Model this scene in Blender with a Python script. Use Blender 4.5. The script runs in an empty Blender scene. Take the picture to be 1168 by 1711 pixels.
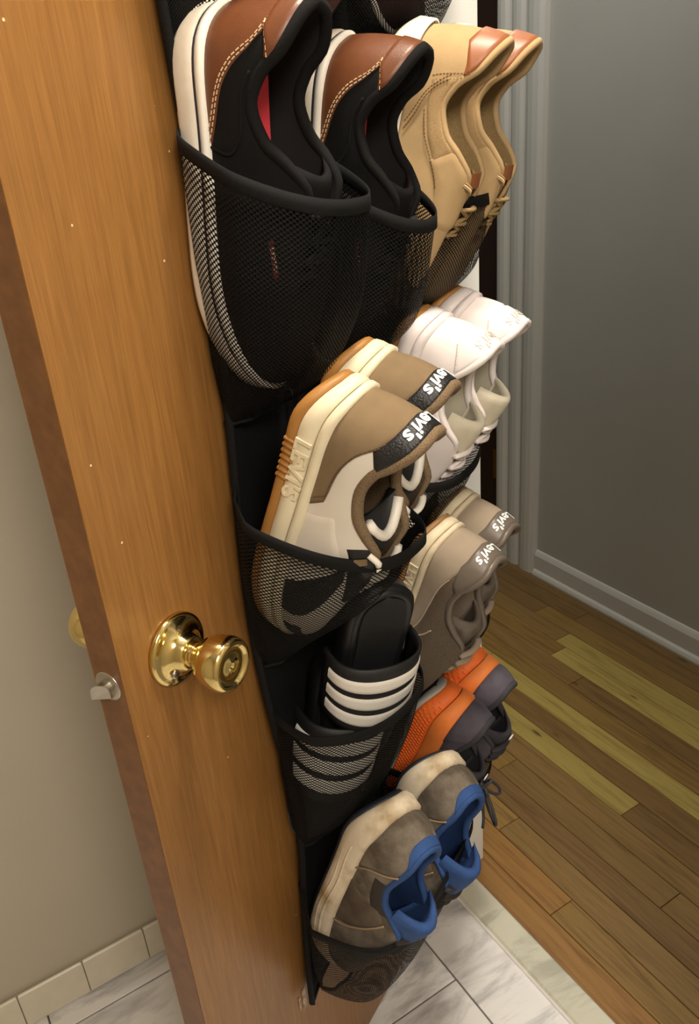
import bpy, math, random
import numpy as np
from mathutils import Matrix, Vector

random.seed(4)
scene = bpy.context.scene
COL = scene.collection

# ------------------------------------------------------------------ camera
CAM = (0.87983, -0.64961, 1.33782)
R_ = Vector((0.53183225, 0.8434616, -0.07567693))
U_ = Vector((-0.32946298, 0.28840182, 0.89904312))
F_ = Vector((-0.78013371, 0.45320737, -0.43127076))
cam = bpy.data.cameras.new('camera')
cam.sensor_fit = 'HORIZONTAL'
cam.sensor_width = 36.0
cam.lens = 36.0 * 1358.0 / 1168.0
cam.clip_start = 0.02
camo = bpy.data.objects.new('camera', cam)
mw = Matrix((R_, U_, -F_)).transposed().to_4x4()
mw.translation = Vector(CAM)
camo.matrix_world = mw
COL.objects.link(camo)
scene.camera = camo

# ------------------------------------------------------------------ world, lights, exposure
world = bpy.data.worlds.new('world')
scene.world = world
world.use_nodes = True
world.node_tree.nodes['Background'].inputs[0].default_value = (0.5, 0.52, 0.55, 1)
world.node_tree.nodes['Background'].inputs[1].default_value = 0.15
vs = scene.view_settings
vs.view_transform = 'Standard'
vs.look = 'None'
vs.exposure = 0.28
vs.gamma = 1.0
vs.use_curve_mapping = False


def lamp(name, kind, loc, energy, color, size=0.3, target=None, **kw):
    l = bpy.data.lights.new(name, kind)
    l.energy = energy
    l.color = color
    if kind == 'AREA':
        l.shape = 'DISK'
        l.size = size
    else:
        l.shadow_soft_size = size
    for k, v in kw.items():
        setattr(l, k, v)
    o = bpy.data.objects.new(name, l)
    o.location = loc
    if target is not None:
        d = Vector(target) - Vector(loc)
        o.rotation_euler = d.to_track_quat('-Z', 'Y').to_euler()
    COL.objects.link(o)
    return o


# bathroom ceiling lamp close to the doorway, vanity lamp on the right wall, added hall fill
lamp('bathroom_ceiling_light', 'AREA', (0.50, -0.14, 2.39), 19, (1.0, 0.89, 0.74), 0.20, (0.50, -0.14, 0))
lamp('vanity_light', 'AREA', (1.47, -0.66, 1.92), 15, (1.0, 0.90, 0.78), 0.45, (0.1, -0.2, 0.9))
lamp('hall_fill_light', 'AREA', (-0.5, 0.50, 2.42), 7.5, (1.0, 0.99, 0.95), 0.40, (-0.5, 0.50, 0))  # unseen lamp added to lift the dim hall wall evenly

# ------------------------------------------------------------------ materials
MATS = {}


def _mat(name):
    m = bpy.data.materials.new(name)
    m.use_nodes = True
    nt = m.node_tree
    return m, nt, nt.nodes['Principled BSDF']


def N(nt, kind, **kw):
    n = nt.nodes.new(kind)
    for k, v in kw.items():
        setattr(n, k, v)
    return n


def lin(c):
    return tuple(((v / 255.0) / 12.92) if v <= 10 else (((v / 255.0) + 0.055) / 1.055) ** 2.4 for v in c) + (1.0,)


def coords(nt, scale=(1, 1, 1), rand=False):
    tc = N(nt, 'ShaderNodeTexCoord')
    mp = N(nt, 'ShaderNodeMapping')
    mp.inputs['Scale'].default_value = scale
    nt.links.new(tc.outputs['Object'], mp.inputs['Vector'])
    if rand:
        oi = N(nt, 'ShaderNodeObjectInfo')
        mu = N(nt, 'ShaderNodeMath', operation='MULTIPLY')
        mu.inputs[1].default_value = 37.0
        nt.links.new(oi.outputs['Random'], mu.inputs[0])
        nt.links.new(mu.outputs[0], mp.inputs['Location'])
    return mp.outputs['Vector']


def noise(nt, vec, scale, detail=3, rough=0.55, dist=0.0):
    n = N(nt, 'ShaderNodeTexNoise')
    n.inputs['Scale'].default_value = scale
    n.inputs['Detail'].default_value = detail
    n.inputs['Roughness'].default_value = rough
    n.inputs['Distortion'].default_value = dist
    nt.links.new(vec, n.inputs['Vector'])
    return n.outputs['Fac']


def ramp(nt, fac, stops):
    r = N(nt, 'ShaderNodeValToRGB')
    el = r.color_ramp.elements
    while len(el) < len(stops):
        el.new(0.5)
    for e, (p, c) in zip(el, stops):
        e.position = p
        e.color = c
    nt.links.new(fac, r.inputs['Fac'])
    return r.outputs['Color']


def bump(nt, bs, h, strength, dist=0.001):
    b = N(nt, 'ShaderNodeBump')
    b.inputs['Strength'].default_value = strength
    b.inputs['Distance'].default_value = dist
    nt.links.new(h, b.inputs['Height'])
    nt.links.new(b.outputs['Normal'], bs.inputs['Normal'])


def M(name, rgb, rough=0.6, metal=0.0, var=0.10, vscale=40.0, bstr=0.0, bscale=900.0, sheen=0.0, rgb2=None, lo=0.35, hi=0.7, spec=None):
    """plain procedural surface: colour with soft variation and a fine relief"""
    if name in MATS:
        return MATS[name]
    m, nt, bs = _mat(name)
    c = lin(rgb)
    c2 = lin(rgb2) if rgb2 else tuple(v * (1 - var) for v in c[:3]) + (1,)
    vec = coords(nt)
    col = ramp(nt, noise(nt, vec, vscale, 4), [(lo, c2), (hi, c)])
    nt.links.new(col, bs.inputs['Base Color'])
    bs.inputs['Roughness'].default_value = rough
    bs.inputs['Metallic'].default_value = metal
    if spec is not None:
        bs.inputs['Specular IOR Level'].default_value = spec
    if sheen:
        bs.inputs['Sheen Weight'].default_value = sheen
        bs.inputs['Sheen Roughness'].default_value = 0.5
    if bstr:
        bump(nt, bs, noise(nt, vec, bscale, 2), bstr, 0.0008)
    MATS[name] = m
    return m


def knit(name, rgb, rgb2, scale=420.0, rough=0.85, bstr=0.7):
    """woven cloth: fine checker of threads"""
    m, nt, bs = _mat(name)
    vec = coords(nt)
    v = N(nt, 'ShaderNodeTexVoronoi')
    v.inputs['Scale'].default_value = scale
    nt.links.new(vec, v.inputs['Vector'])
    col = ramp(nt, v.outputs['Distance'], [(0.15, lin(rgb)), (0.75, lin(rgb2))])
    nt.links.new(col, bs.inputs['Base Color'])
    bs.inputs['Roughness'].default_value = rough
    inv = N(nt, 'ShaderNodeMath', operation='SUBTRACT')
    inv.inputs[0].default_value = 1.0
    nt.links.new(v.outputs['Distance'], inv.inputs[1])
    bump(nt, bs, inv.outputs[0], bstr, 0.0008)
    MATS[name] = m
    return m


def wood_door():
    m, nt, bs = _mat('door veneer')
    v = coords(nt, (55, 55, 2.2))
    g = noise(nt, v, 3.0, 6, 0.6, 0.8)
    c1 = ramp(nt, g, [(0.25, lin((130, 90, 46))), (0.55, lin((148, 104, 54))), (0.80, lin((158, 114, 64)))])
    v2 = coords(nt, (400, 400, 9))
    g2 = noise(nt, v2, 2.0, 3)
    mx = N(nt, 'ShaderNodeMixRGB', blend_type='MULTIPLY')
    mx.inputs['Fac'].default_value = 0.35
    nt.links.new(c1, mx.inputs['Color1'])
    nt.links.new(ramp(nt, g2, [(0.38, (0.55, 0.5, 0.45, 1)), (0.6, (1, 1, 1, 1))]), mx.inputs['Color2'])
    # small chips in the varnish
    v3 = coords(nt)
    vo = N(nt, 'ShaderNodeTexVoronoi')
    vo.inputs['Scale'].default_value = 34.0
    nt.links.new(v3, vo.inputs['Vector'])
    sp = ramp(nt, vo.outputs['Distance'], [(0.030, (1, 1, 1, 1)), (0.042, (0, 0, 0, 1))])
    mx2 = N(nt, 'ShaderNodeMixRGB')
    nt.links.new(sp, mx2.inputs['Fac'])
    nt.links.new(mx.outputs[0], mx2.inputs['Color1'])
    mx2.inputs['Color2'].default_value = lin((226, 200, 160))
    nt.links.new(mx2.outputs[0], bs.inputs['Base Color'])
    bs.inputs['Roughness'].default_value = 0.36
    bump(nt, bs, g2, 0.12, 0.0005)
    return m


def wood_plank():
    m, nt, bs = _mat('oak plank')
    v = coords(nt, (2.6, 42, 42), rand=True)
    g = noise(nt, v, 2.2, 6, 0.62, 0.9)
    oi = N(nt, 'ShaderNodeObjectInfo')
    mx = N(nt, 'ShaderNodeMixRGB', blend_type='MULTIPLY')
    mx.inputs['Fac'].default_value = 0.8
    nt.links.new(oi.outputs['Color'], mx.inputs['Color1'])
    nt.links.new(ramp(nt, g, [(0.30, (0.45, 0.38, 0.30, 1)), (0.5, (0.86, 0.84, 0.80, 1)), (0.7, (1, 1, 1, 1))]), mx.inputs['Color2'])
    # knots
    v3 = coords(nt, (6, 22, 1), rand=True)
    vo = N(nt, 'ShaderNodeTexVoronoi')
    vo.inputs['Scale'].default_value = 0.9
    nt.links.new(v3, vo.inputs['Vector'])
    mx2 = N(nt, 'ShaderNodeMixRGB')
    nt.links.new(ramp(nt, vo.outputs['Distance'], [(0.05, (0.8, 0.8, 0.8, 1)), (0.11, (0, 0, 0, 1))]), mx2.inputs['Fac'])
    nt.links.new(mx.outputs[0], mx2.inputs['Color1'])
    mx2.inputs['Color2'].default_value = lin((62, 38, 18))
    nt.links.new(mx2.outputs[0], bs.inputs['Base Color'])
    bs.inputs['Roughness'].default_value = 0.42
    bump(nt, bs, g, 0.08, 0.001)
    return m


def marble(name, base, vein, rough=0.3):
    m, nt, bs = _mat(name)
    v = coords(nt, (7, 2.0, 4), rand=True)
    g = noise(nt, v, 1.3, 8, 0.62, 1.6)
    v2 = coords(nt, (16, 3.0, 4), rand=True)
    g2 = noise(nt, v2, 1.1, 6, 0.6, 0.7)
    c1 = ramp(nt, g, [(0.26, lin(vein)), (0.40, lin(tuple(int(b * 0.86) for b in base))), (0.50, lin(base))])
    mx = N(nt, 'ShaderNodeMixRGB', blend_type='MULTIPLY')
    mx.inputs['Fac'].default_value = 0.75
    nt.links.new(c1, mx.inputs['Color1'])
    nt.links.new(ramp(nt, g2, [(0.27, (0.45, 0.45, 0.47, 1)), (0.34, (0.88, 0.88, 0.89, 1)), (0.44, (1, 1, 1, 1))]), mx.inputs['Color2'])
    nt.links.new(mx.outputs[0], bs.inputs['Base Color'])
    bs.inputs['Roughness'].default_value = rough
    return m


def mesh_net(name, p, q, thr, rgb=(7, 7, 7)):
    """black sports mesh: staggered holes cut by a periodic pattern in the cloth's own UV (metres)"""
    m, nt, bs = _mat(name)
    bs.inputs['Base Color'].default_value = lin(rgb)
    bs.inputs['Roughness'].default_value = 0.7
    bs.inputs['Specular IOR Level'].default_value = 0.2
    uv = N(nt, 'ShaderNodeUVMap')
    sx = N(nt, 'ShaderNodeSeparateXYZ')
    nt.links.new(uv.outputs['UV'], sx.inputs[0])
    outs = []
    for k, per in (('X', p), ('Y', q)):
        mu = N(nt, 'ShaderNodeMath', operation='MULTIPLY')
        mu.inputs[1].default_value = math.pi / per
        nt.links.new(sx.outputs[k], mu.inputs[0])
        co = N(nt, 'ShaderNodeMath', operation='COSINE')
        nt.links.new(mu.outputs[0], co.inputs[0])
        outs.append(co.outputs[0])
    pr = N(nt, 'ShaderNodeMath', operation='MULTIPLY')
    nt.links.new(outs[0], pr.inputs[0])
    nt.links.new(outs[1], pr.inputs[1])
    gt = N(nt, 'ShaderNodeMath', operation='GREATER_THAN')
    gt.inputs[1].default_value = thr
    nt.links.new(pr.outputs[0], gt.inputs[0])
    tr = N(nt, 'ShaderNodeBsdfTransparent')
    mix = N(nt, 'ShaderNodeMixShader')
    nt.links.new(gt.outputs[0], mix.inputs[0])
    nt.links.new(bs.outputs[0], mix.inputs[1])
    nt.links.new(tr.outputs[0], mix.inputs[2])
    nt.links.new(mix.outputs[0], nt.nodes['Material Output'].inputs['Surface'])
    bump(nt, bs, pr.outputs[0], 0.4, 0.0006)
    return m


def wall_paint(name, rgb, rough=0.7):
    return M(name, rgb, rough, var=0.03, vscale=6, bstr=0.08, bscale=260)


DOORWOOD = wood_door()
PLANK = wood_plank()
MARBLE = marble('marble floor tile', (238, 236, 234), (150, 148, 150))
NET = mesh_net('black net', 0.0023, 0.0019, 0.10)
WHITE_PAINT = wall_paint('white trim paint', (236, 236, 232), 0.4)
BATH_WALL = wall_paint('warm beige wall paint', (196, 188, 170))
HALL_WALL = wall_paint('hall grey wall paint', (172, 170, 162))
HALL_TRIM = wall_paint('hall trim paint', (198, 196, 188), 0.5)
BLACK_CLOTH = M('black backing cloth', (8, 8, 9), 0.9, bstr=0.4, bscale=1500, spec=0.2)
BLACK_TAPE = M('black binding tape', (11, 11, 12), 0.8, bstr=0.4, bscale=1500, spec=0.25)
BRASS = M('polished brass', (232, 208, 142), 0.10, 1.0, var=0.06, vscale=30)
STEEL = M('brushed nickel', (196, 190, 180), 0.28, 1.0, var=0.08)

# ------------------------------------------------------------------ helpers


def tag(o, label=None, cat=None, group=None, kind=None):
    if label:
        o['label'] = label
    if cat:
        o['category'] = cat
    if group:
        o['group'] = group
    if kind:
        o['kind'] = kind
    return o


def obj(name, V, F, mat, parent=None, smooth=True, uv=None, mw=None):
    me = bpy.data.meshes.new(name)
    me.from_pydata([tuple(map(float, v)) for v in V], [], [tuple(int(i) for i in f) for f in F])
    if mat is not None:
        me.materials.append(mat)
    if smooth:
        me.polygons.foreach_set('use_smooth', [True] * len(me.polygons))
    if uv is not None:
        l = me.uv_layers.new(name='UVMap')
        idx = np.zeros(len(me.loops), dtype=np.int32)
        me.loops.foreach_get('vertex_index', idx)
        l.data.foreach_set('uv', np.asarray(uv, dtype=np.float32)[idx].ravel())
    me.update()
    o = bpy.data.objects.new(name, me)
    COL.objects.link(o)
    if parent is not None:
        o.parent = parent
    if mw is not None:
        o.matrix_world = mw
    return o


def empty(name, mw):
    o = bpy.data.objects.new(name, None)
    o.empty_display_size = 0.05
    COL.objects.link(o)
    o.matrix_world = mw
    return o


def box(a, b, bev=0.0):
    """verts and faces of a box with chamfered edges"""
    x0, y0, z0 = a
    x1, y1, z1 = b
    if bev <= 0:
        V = [(x0, y0, z0), (x1, y0, z0), (x1, y1, z0), (x0, y1, z0), (x0, y0, z1), (x1, y0, z1), (x1, y1, z1), (x0, y1, z1)]
        return V, [(0, 3, 2, 1), (4, 5, 6, 7), (0, 1, 5, 4), (1, 2, 6, 5), (2, 3, 7, 6), (3, 0, 4, 7)]
    c = bev
    V, F = [], []
    # rings: bottom inset, bottom, top, top inset
    for z, i in ((z0, c), (z0 + c, 0), (z1 - c, 0), (z1, c)):
        V += [(x0 + i, y0 + i, z), (x1 - i, y0 + i, z), (x1 - i, y1 - i, z), (x0 + i, y1 - i, z)]
    for k in range(3):
        for j in range(4):
            F.append((k * 4 + j, k * 4 + (j + 1) % 4, k * 4 + 4 + (j + 1) % 4, k * 4 + 4 + j))
    F.append((3, 2, 1, 0))
    F.append((12, 13, 14, 15))
    return V, F


def join(parts):
    V, F = [], []
    for v, f in parts:
        n = len(V)
        V += list(v)
        F += [tuple(i + n for i in q) for q in f]
    return V, F


def boxobj(name, a, b, mat, parent=None, bev=0.0, mw=None):
    return obj(name, *box(a, b, bev), mat, parent, False, mw=mw)


def grid(P, closed_u=False, closed_v=False, flip=False):
    """P: array (nu, nv, 3) -> verts, quads"""
    nu, nv = P.shape[:2]
    V = P.reshape(-1, 3)
    F = []
    for i in range(nu if closed_u else nu - 1):
        for j in range(nv if closed_v else nv - 1):
            a, b = i * nv + j, ((i + 1) % nu) * nv + j
            c, d = ((i + 1) % nu) * nv + (j + 1) % nv, i * nv + (j + 1) % nv
            F.append((a, d, c, b) if flip else (a, b, c, d))
    return V.tolist(), F


def tube(path, rad, seg=8, closed=False, flat=1.0, up=(0, 0, 1)):
    P = np.asarray(path, float)
    n = len(P)
    rad = np.full(n, rad) if np.isscalar(rad) else np.asarray(rad)
    if closed:
        T = np.roll(P, -1, 0) - np.roll(P, 1, 0)
    else:
        T = np.gradient(P, axis=0)
    T /= np.linalg.norm(T, axis=1)[:, None] + 1e-12
    nrm = np.cross(T[0], up)
    if np.linalg.norm(nrm) < 1e-3:
        nrm = np.cross(T[0], (1, 0, 0))
    nrm /= np.linalg.norm(nrm)
    out = []
    for i in range(n):
        nrm = nrm - T[i] * (nrm @ T[i])
        nrm /= np.linalg.norm(nrm) + 1e-12
        bi = np.cross(T[i], nrm)
        a = np.arange(seg) * 2 * math.pi / seg
        out.append(P[i] + rad[i] * (np.cos(a)[:, None] * nrm + flat * np.sin(a)[:, None] * bi))
    V, F = grid(np.array(out), closed, True)
    if not closed:
        k = (n - 1) * seg
        F.append(tuple(range(seg)))
        F.append(tuple(range(k + seg - 1, k - 1, -1)))
    return V, F


def lathe(profile, seg=40):
    """profile: list of (radius, height along +y) -> mesh around the y axis"""
    a = np.arange(seg) * 2 * math.pi / seg
    P = np.array([[(r * math.cos(t), h, r * math.sin(t)) for t in a] for r, h in profile])
    return grid(P, False, True)


def pchip(xs, ys, x):
    xs, ys, x = np.asarray(xs, float), np.asarray(ys, float), np.asarray(x, float)
    h = np.diff(xs)
    d = np.diff(ys) / h
    m = np.zeros_like(ys)
    m[0], m[-1] = d[0], d[-1]
    for i in range(1, len(xs) - 1):
        if d[i - 1] * d[i] > 0:
            w1, w2 = 2 * h[i] + h[i - 1], h[i] + 2 * h[i - 1]
            m[i] = (w1 + w2) / (w1 / d[i - 1] + w2 / d[i])
    x = np.clip(x, xs[0], xs[-1])
    i = np.clip(np.searchsorted(xs, x) - 1, 0, len(h) - 1)
    t = (x - xs[i]) / h[i]
    return ((1 + 2 * t) * (1 - t) ** 2 * ys[i] + t * (1 - t) ** 2 * h[i] * m[i] + t * t * (3 - 2 * t) * ys[i + 1] + t * t * (t - 1) * h[i] * m[i + 1])


TEXTS = {}


def text_mesh(s, bold=0.0, ext=0.0):
    key = (s, bold, ext)
    if key not in TEXTS:
        cu = bpy.data.curves.new('lettering', 'FONT')
        cu.body = s
        cu.align_x, cu.align_y = 'CENTER', 'CENTER'
        cu.resolution_u = 3
        cu.offset = bold
        cu.extrude = ext
        o = bpy.data.objects.new('lettering', cu)
        COL.objects.link(o)
        dg = bpy.context.evaluated_depsgraph_get()
        me = bpy.data.meshes.new_from_object(o.evaluated_get(dg))
        V = np.array([v.co[:] for v in me.vertices])
        F = [tuple(p.vertices) for p in me.polygons]
        bpy.data.objects.remove(o)
        bpy.data.curves.remove(cu)
        bpy.data.meshes.remove(me)
        TEXTS[key] = (V, F)
    return TEXTS[key]


# door frame: e = towards the free edge, n = out of the face with the shoes
E_ = Vector((0.46429, -0.88568, 0))
N_ = Vector((0.88568, 0.46429, 0))
DOOR = Matrix((E_, N_, Vector((0, 0, 1)))).transposed().to_4x4()

# ------------------------------------------------------------------ structure: bathroom
CEIL = 2.44
grout = M('tile grout', (112, 110, 108), 0.9)
fl = tag(boxobj('floor', (-0.205, -2.1, -0.06), (1.55, 0.012, -0.003), grout), 'white marble tiled bathroom floor with grey veins', None, kind='structure')
rows = []
y1 = -0.0935
tile_rows = [(0.012, -0.0935, -0.155)] + [(-0.0935 - 0.305 * k, -0.0935 - 0.305 * (k + 1), 0.152 if k % 2 == 0 else -0.155) for k in range(7)]
for ya, yb, off in tile_rows:
    yb = max(yb, -2.1)
    x = off - 0.61 * 2
    while x < 1.55:
        xa, xb = max(x, -0.203), min(x + 0.61, 1.55)
        if xb - xa > 0.03 and ya - yb > 0.03:
            boxobj('tile', (xa + 0.0015, yb + 0.0015, -0.004), (xb - 0.0015, ya - 0.0015, 0.0), MARBLE, fl, 0.0008)
        x += 0.61
tag(boxobj('wall_left', (-0.30, -2.1, 0), (-0.205, 0.0, CEIL), BATH_WALL), kind='structure')
tag(boxobj('wall_back', (-0.30, -2.2, 0), (1.65, -2.1, CEIL), BATH_WALL), kind='structure')
tag(boxobj('wall_right', (1.55, -2.1, 0), (1.65, 0.0, CEIL), BATH_WALL), kind='structure')
tag(boxobj('ceiling', (-2.3, -2.2, CEIL), (1.9, 1.2, CEIL + 0.1), wall_paint('ceiling paint', (232, 230, 224))), kind='structure')
# tiled base along the wall behind the door
cream = M('glazed cream tile', (226, 218, 198), 0.22, var=0.05)
bb = tag(boxobj('baseboard_left', (-0.207, -2.1, 0), (-0.199, -0.03, 0.076), M('cream grout', (168, 158, 138), 0.9)), kind='structure')
y = -0.736 - 0.108 * 13
while y < -0.05:
    boxobj('tile', (-0.201, max(y, -2.1) + 0.001, 0.003), (-0.194, min(y + 0.108, -0.032) - 0.001, 0.080), cream, bb, 0.0022)
    y += 0.108
# partition with the doorway
parts = [box((-2.2, 0.0, 0), (-0.030, 0.10, CEIL)), box((0.592, 0.0, 0), (1.8, 0.10, CEIL)), box((-0.030, 0.0, 2.055), (0.592, 0.10, CEIL))]
tag(obj('wall_doorway', *join(parts), HALL_WALL, smooth=False), kind='structure')
# jambs and casings, white
jam = [box((-0.030, 0.002, 0), (-0.012, 0.10, 2.055)), box((0.574, 0.0, 0), (0.592, 0.10, 2.055)), box((-0.030, 0.0, 2.037), (0.592, 0.10, 2.055))]
tag(obj('trim_1', *join(jam), WHITE_PAINT, smooth=False), 'white painted door jamb and casing beside the hinge side', kind='structure')


def casing_profile(u0, u1, y0, out, steps):
    return [(u0 + (u1 - u0) * a, y0 + out * b) for a, b in steps]


def extrude_z(poly, z0, z1):
    n = len(poly)
    V = [(x, y, z0) for x, y in poly] + [(x, y, z1) for x, y in poly]
    F = [(i, (i + 1) % n, n + (i + 1) % n, n + i) for i in range(n)]
    F += [tuple(range(n - 1, -1, -1)), tuple(range(n, 2 * n))]
    return V, F


STEPS = [(0, 0), (0, 0.55), (0.06, 0.75), (0.14, 0.72), (0.2, 0.6), (0.55, 0.72), (0.62, 0.95), (0.8, 1.0), (0.95, 0.95), (1, 0.7), (1, 0)]
cas = []
for u0, u1, yy, o_ in ((-0.015, -0.085, 0.10, 0.018), (0.580, 0.645, 0.10, 0.018), (-0.045, -0.110, 0.0, -0.014), (0.580, 0.645, 0.0, -0.018)):
    cas.append(extrude_z(casing_profile(u0, u1, yy, o_, STEPS), 0, 2.10))
cas += [box((-0.015, 0.10, 2.043), (0.580, 0.118, 2.10)), box((-0.045, -0.014, 2.06), (0.580, 0.0, 2.12))]
tag(obj('trim_2', *join(cas), WHITE_PAINT, smooth=False), kind='structure')
# stone saddle
saddle = marble('cream stone saddle', (210, 207, 188), (184, 180, 158), 0.35)
sv = [(-0.037, 0.0115), (0.574, 0.0115), (0.574, 0.067), (-0.037, 0.067)]
V, F = box((-0.012, 0.0125, -0.02), (0.574, 0.067, 0.006), 0.004)
tag(obj('trim_3', V, F, saddle, smooth=False), 'cream stone threshold between marble tile and oak floor', kind='structure')
tag(boxobj('trim_4', (-0.012, 0.0075, -0.004), (0.574, 0.013, 0.0035), M('white caulk', (232, 228, 224), 0.5), bev=0.0015), 'white caulk line along the stone threshold', kind='structure')

# ------------------------------------------------------------------ structure: hall
FARY = 0.978
hf = tag(boxobj('floor_hall', (-2.2, 0.0, -0.06), (1.8, FARY + 0.3, -0.006), M('dark subfloor', (38, 26, 14), 0.9)), 'narrow strip oak hall floor of mixed tones', kind='structure')
tones = {'g': (142, 112, 58), 'y': (172, 152, 82), 'b': (122, 94, 52), 'd': (106, 80, 44), 'o': (158, 116, 58), 'k': (132, 104, 58)}
# for each strip: (end x, tone) boards from left to right
plan = [
    [(-0.95, 'o'), (0.9, 'o'), (1.8, 'g')],
    [(-0.6, 'o'), (0.155, 'o'), (1.8, 'g')],
    [(-0.05, 'g'), (1.0, 'k'), (1.8, 'g')],
    [(-0.75, 'k'), (0.55, 'b'), (1.8, 'g')],
    [(-0.18, 'g'), (0.26, 'k'), (1.8, 'k')],
    [(-0.9, 'y'), (0.9, 'k'), (1.8, 'g')],
    [(-0.95, 'b'), (0.07, 'y'), (1.8, 'b')],
    [(-0.5, 'b'), (0.7, 'b'), (1.8, 'g')],
    [(-1.1, 'g'), (-0.52, 'y'), (0.75, 'y'), (1.8, 'g')],
    [(-0.75, 'y'), (0.2, 'g'), (1.8, 'y')],
    [(-0.9, 'k'), (-0.3, 'k'), (0.6, 'b'), (1.8, 'g')],
    [(-0.42, 'g'), (0.5, 'y'), (1.8, 'b')],
    [(-0.85, 'k'), (-0.46, 'k'), (0.4, 'y'), (1.8, 'g')],
    [(-0.6, 'b'), (0.7, 'g'), (1.8, 'b')],
    [(-0.5, 'b'), (0.1, 'b'), (1.8, 'k')],
    [(-0.9, 'd'), (0.5, 'b'), (1.8, 'b')],
]
for i, row in enumerate(plan):
    ya = 0.0673 + 0.0571 * i
    x = -2.2
    for xe, t in row:
        o = boxobj('plank', (x + 0.0006, ya + 0.0006, -0.012), (xe - 0.0006, min(ya + 0.0571, FARY) - 0.0006, 0.0), PLANK, hf, 0.0009)
        c = lin(tones[t])
        k = random.uniform(0.9, 1.08)
        o.color = (c[0] * k, c[1] * k, c[2] * k, 1)
        x = xe
# far wall with a second doorway
parts = [box((-0.80, FARY, 0), (1.8, FARY + 0.1, CEIL)), box((-2.2, FARY, 0), (-1.75, FARY + 0.1, CEIL)), box((-1.75, FARY, 2.06), (-0.80, FARY + 0.1, CEIL))]
tag(obj('wall_hall', *join(parts), HALL_WALL, smooth=False), 'grey painted hall wall beyond the doorway', kind='structure')
tag(boxobj('wall_hall_end', (-2.3, -0.02, 0), (-2.2, FARY + 0.1, CEIL), HALL_WALL), kind='structure')
tag(boxobj('wall_hall_right', (1.8, -0.02, 0), (1.9, FARY + 0.1, CEIL), HALL_WALL), kind='structure')
# baseboard of the far wall
bp = [(FARY, 0), (FARY - 0.024, 0), (FARY - 0.024, 0.006), (FARY - 0.020, 0.014), (FARY - 0.013, 0.019), (FARY - 0.013, 0.066), (FARY - 0.009, 0.074), (FARY - 0.005, 0.080), (FARY, 0.082)]
V = [(-0.765, a, b) for a, b in bp] + [(1.8, a, b) for a, b in bp]
n = len(bp)
F = [(i, (i + 1) % n, n + (i + 1) % n, n + i) for i in range(n)] + [tuple(range(n)), tuple(range(2 * n - 1, n - 1, -1))]
tag(obj('baseboard_hall', V, F, HALL_TRIM, smooth=False), 'white moulded baseboard along the hall wall', kind='structure')
# rounded casing of the second doorway
prof = [(-0.765, FARY)]
for c, r, d in ((-0.800, 0.035, 0.020), (-0.862, 0.027, 0.018), (-0.915, 0.026, 0.022)):
    for k in range(7):
        a = math.pi * k / 6
        prof.append((c + r * math.cos(a), FARY - 0.006 - d * math.sin(a) ** 0.7))
prof += [(-0.945, FARY + 0.05), (-0.80, FARY + 0.05)]
tag(obj('trim_5', *extrude_z(prof, 0, 2.10), HALL_TRIM, smooth=False), 'rounded white door casing on the hall wall', kind='structure')
d2 = tag(boxobj('door_2', (-1.75, FARY + 0.02, 0.012), (-0.946, FARY + 0.055, 2.06), M('dark stained door', (44, 26, 18), 0.45), bev=0.002), 'dark brown wooden door across the hall', kind='structure')
hz = [box((-0.992, FARY + 0.0145, 0.250), (-0.950, FARY + 0.0195, 0.352), 0.0008), box((-0.945, FARY - 0.005, 0.250), (-0.940, FARY + 0.012, 0.352), 0.0008)]
h = obj('hinge', *join(hz), M('aged brass', (176, 140, 66), 0.3, 1.0), d2, False)
kn = [tube([(-0.950, FARY + 0.006, 0.250 + 0.0206 * k), (-0.950, FARY + 0.006, 0.269 + 0.0206 * k)], 0.0065, 12) for k in range(5)]
obj('hinge_knuckle', *join(kn), MATS['aged brass'], h, False)

# ------------------------------------------------------------------ the open door
DT = 0.036
V, F = box((0.0, -DT, 0.012), (0.610, 0.0, 2.032), 0.0015)
door = tag(obj('door_1', V, F, DOORWOOD, None, False, mw=DOOR), 'open brown wood veneer door carrying the shoe organizer', kind='structure')
KT, KZ = 0.5443, 0.915
obj('door_edge', *box((0.6098, -DT + 0.0012, 0.0135), (0.6104, -0.0012, 2.0305)), M('darker brown edge wood', (124, 82, 46), 0.42, vscale=60, rgb2=(106, 68, 36)), door, False)  # thin strip over the latch edge, darker brown than the veneer


def door_part(name, V, F, mat, parent, smooth=True):
    o = obj(name, V, F, mat, parent, smooth)
    return o


def shift(vf, d, sy=1):
    return [(v[0] + d[0], v[1] * sy + d[1], v[2] + d[2]) for v in vf[0]], vf[1]


ROSE = [(0.0, 0.0), (0.0350, 0.0), (0.0352, 0.0035), (0.0340, 0.0055), (0.0315, 0.0062), (0.0285, 0.0068), (0.0225, 0.0100), (0.0185, 0.0150), (0.0165, 0.0200), (0.0150, 0.0215), (0.0135, 0.0218), (0.0, 0.0218)]
KNOB = [(0.0, 0.020), (0.0118, 0.020), (0.0118, 0.0225), (0.0108, 0.0235), (0.0118, 0.0245), (0.0108, 0.0260), (0.0110, 0.0305), (0.0135, 0.0320), (0.0175, 0.0345), (0.0215, 0.0395), (0.0242, 0.0460), (0.0254, 0.0530), (0.0258, 0.0590), (0.0252, 0.0640), (0.0232, 0.0672), (0.0208, 0.0680), (0.0190, 0.0672), (0.0180, 0.0655), (0.0165, 0.0650), (0.0040, 0.0655), (0.0034, 0.0662), (0.0026, 0.0662), (0.0022, 0.0640), (0.0, 0.0640)]
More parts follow.
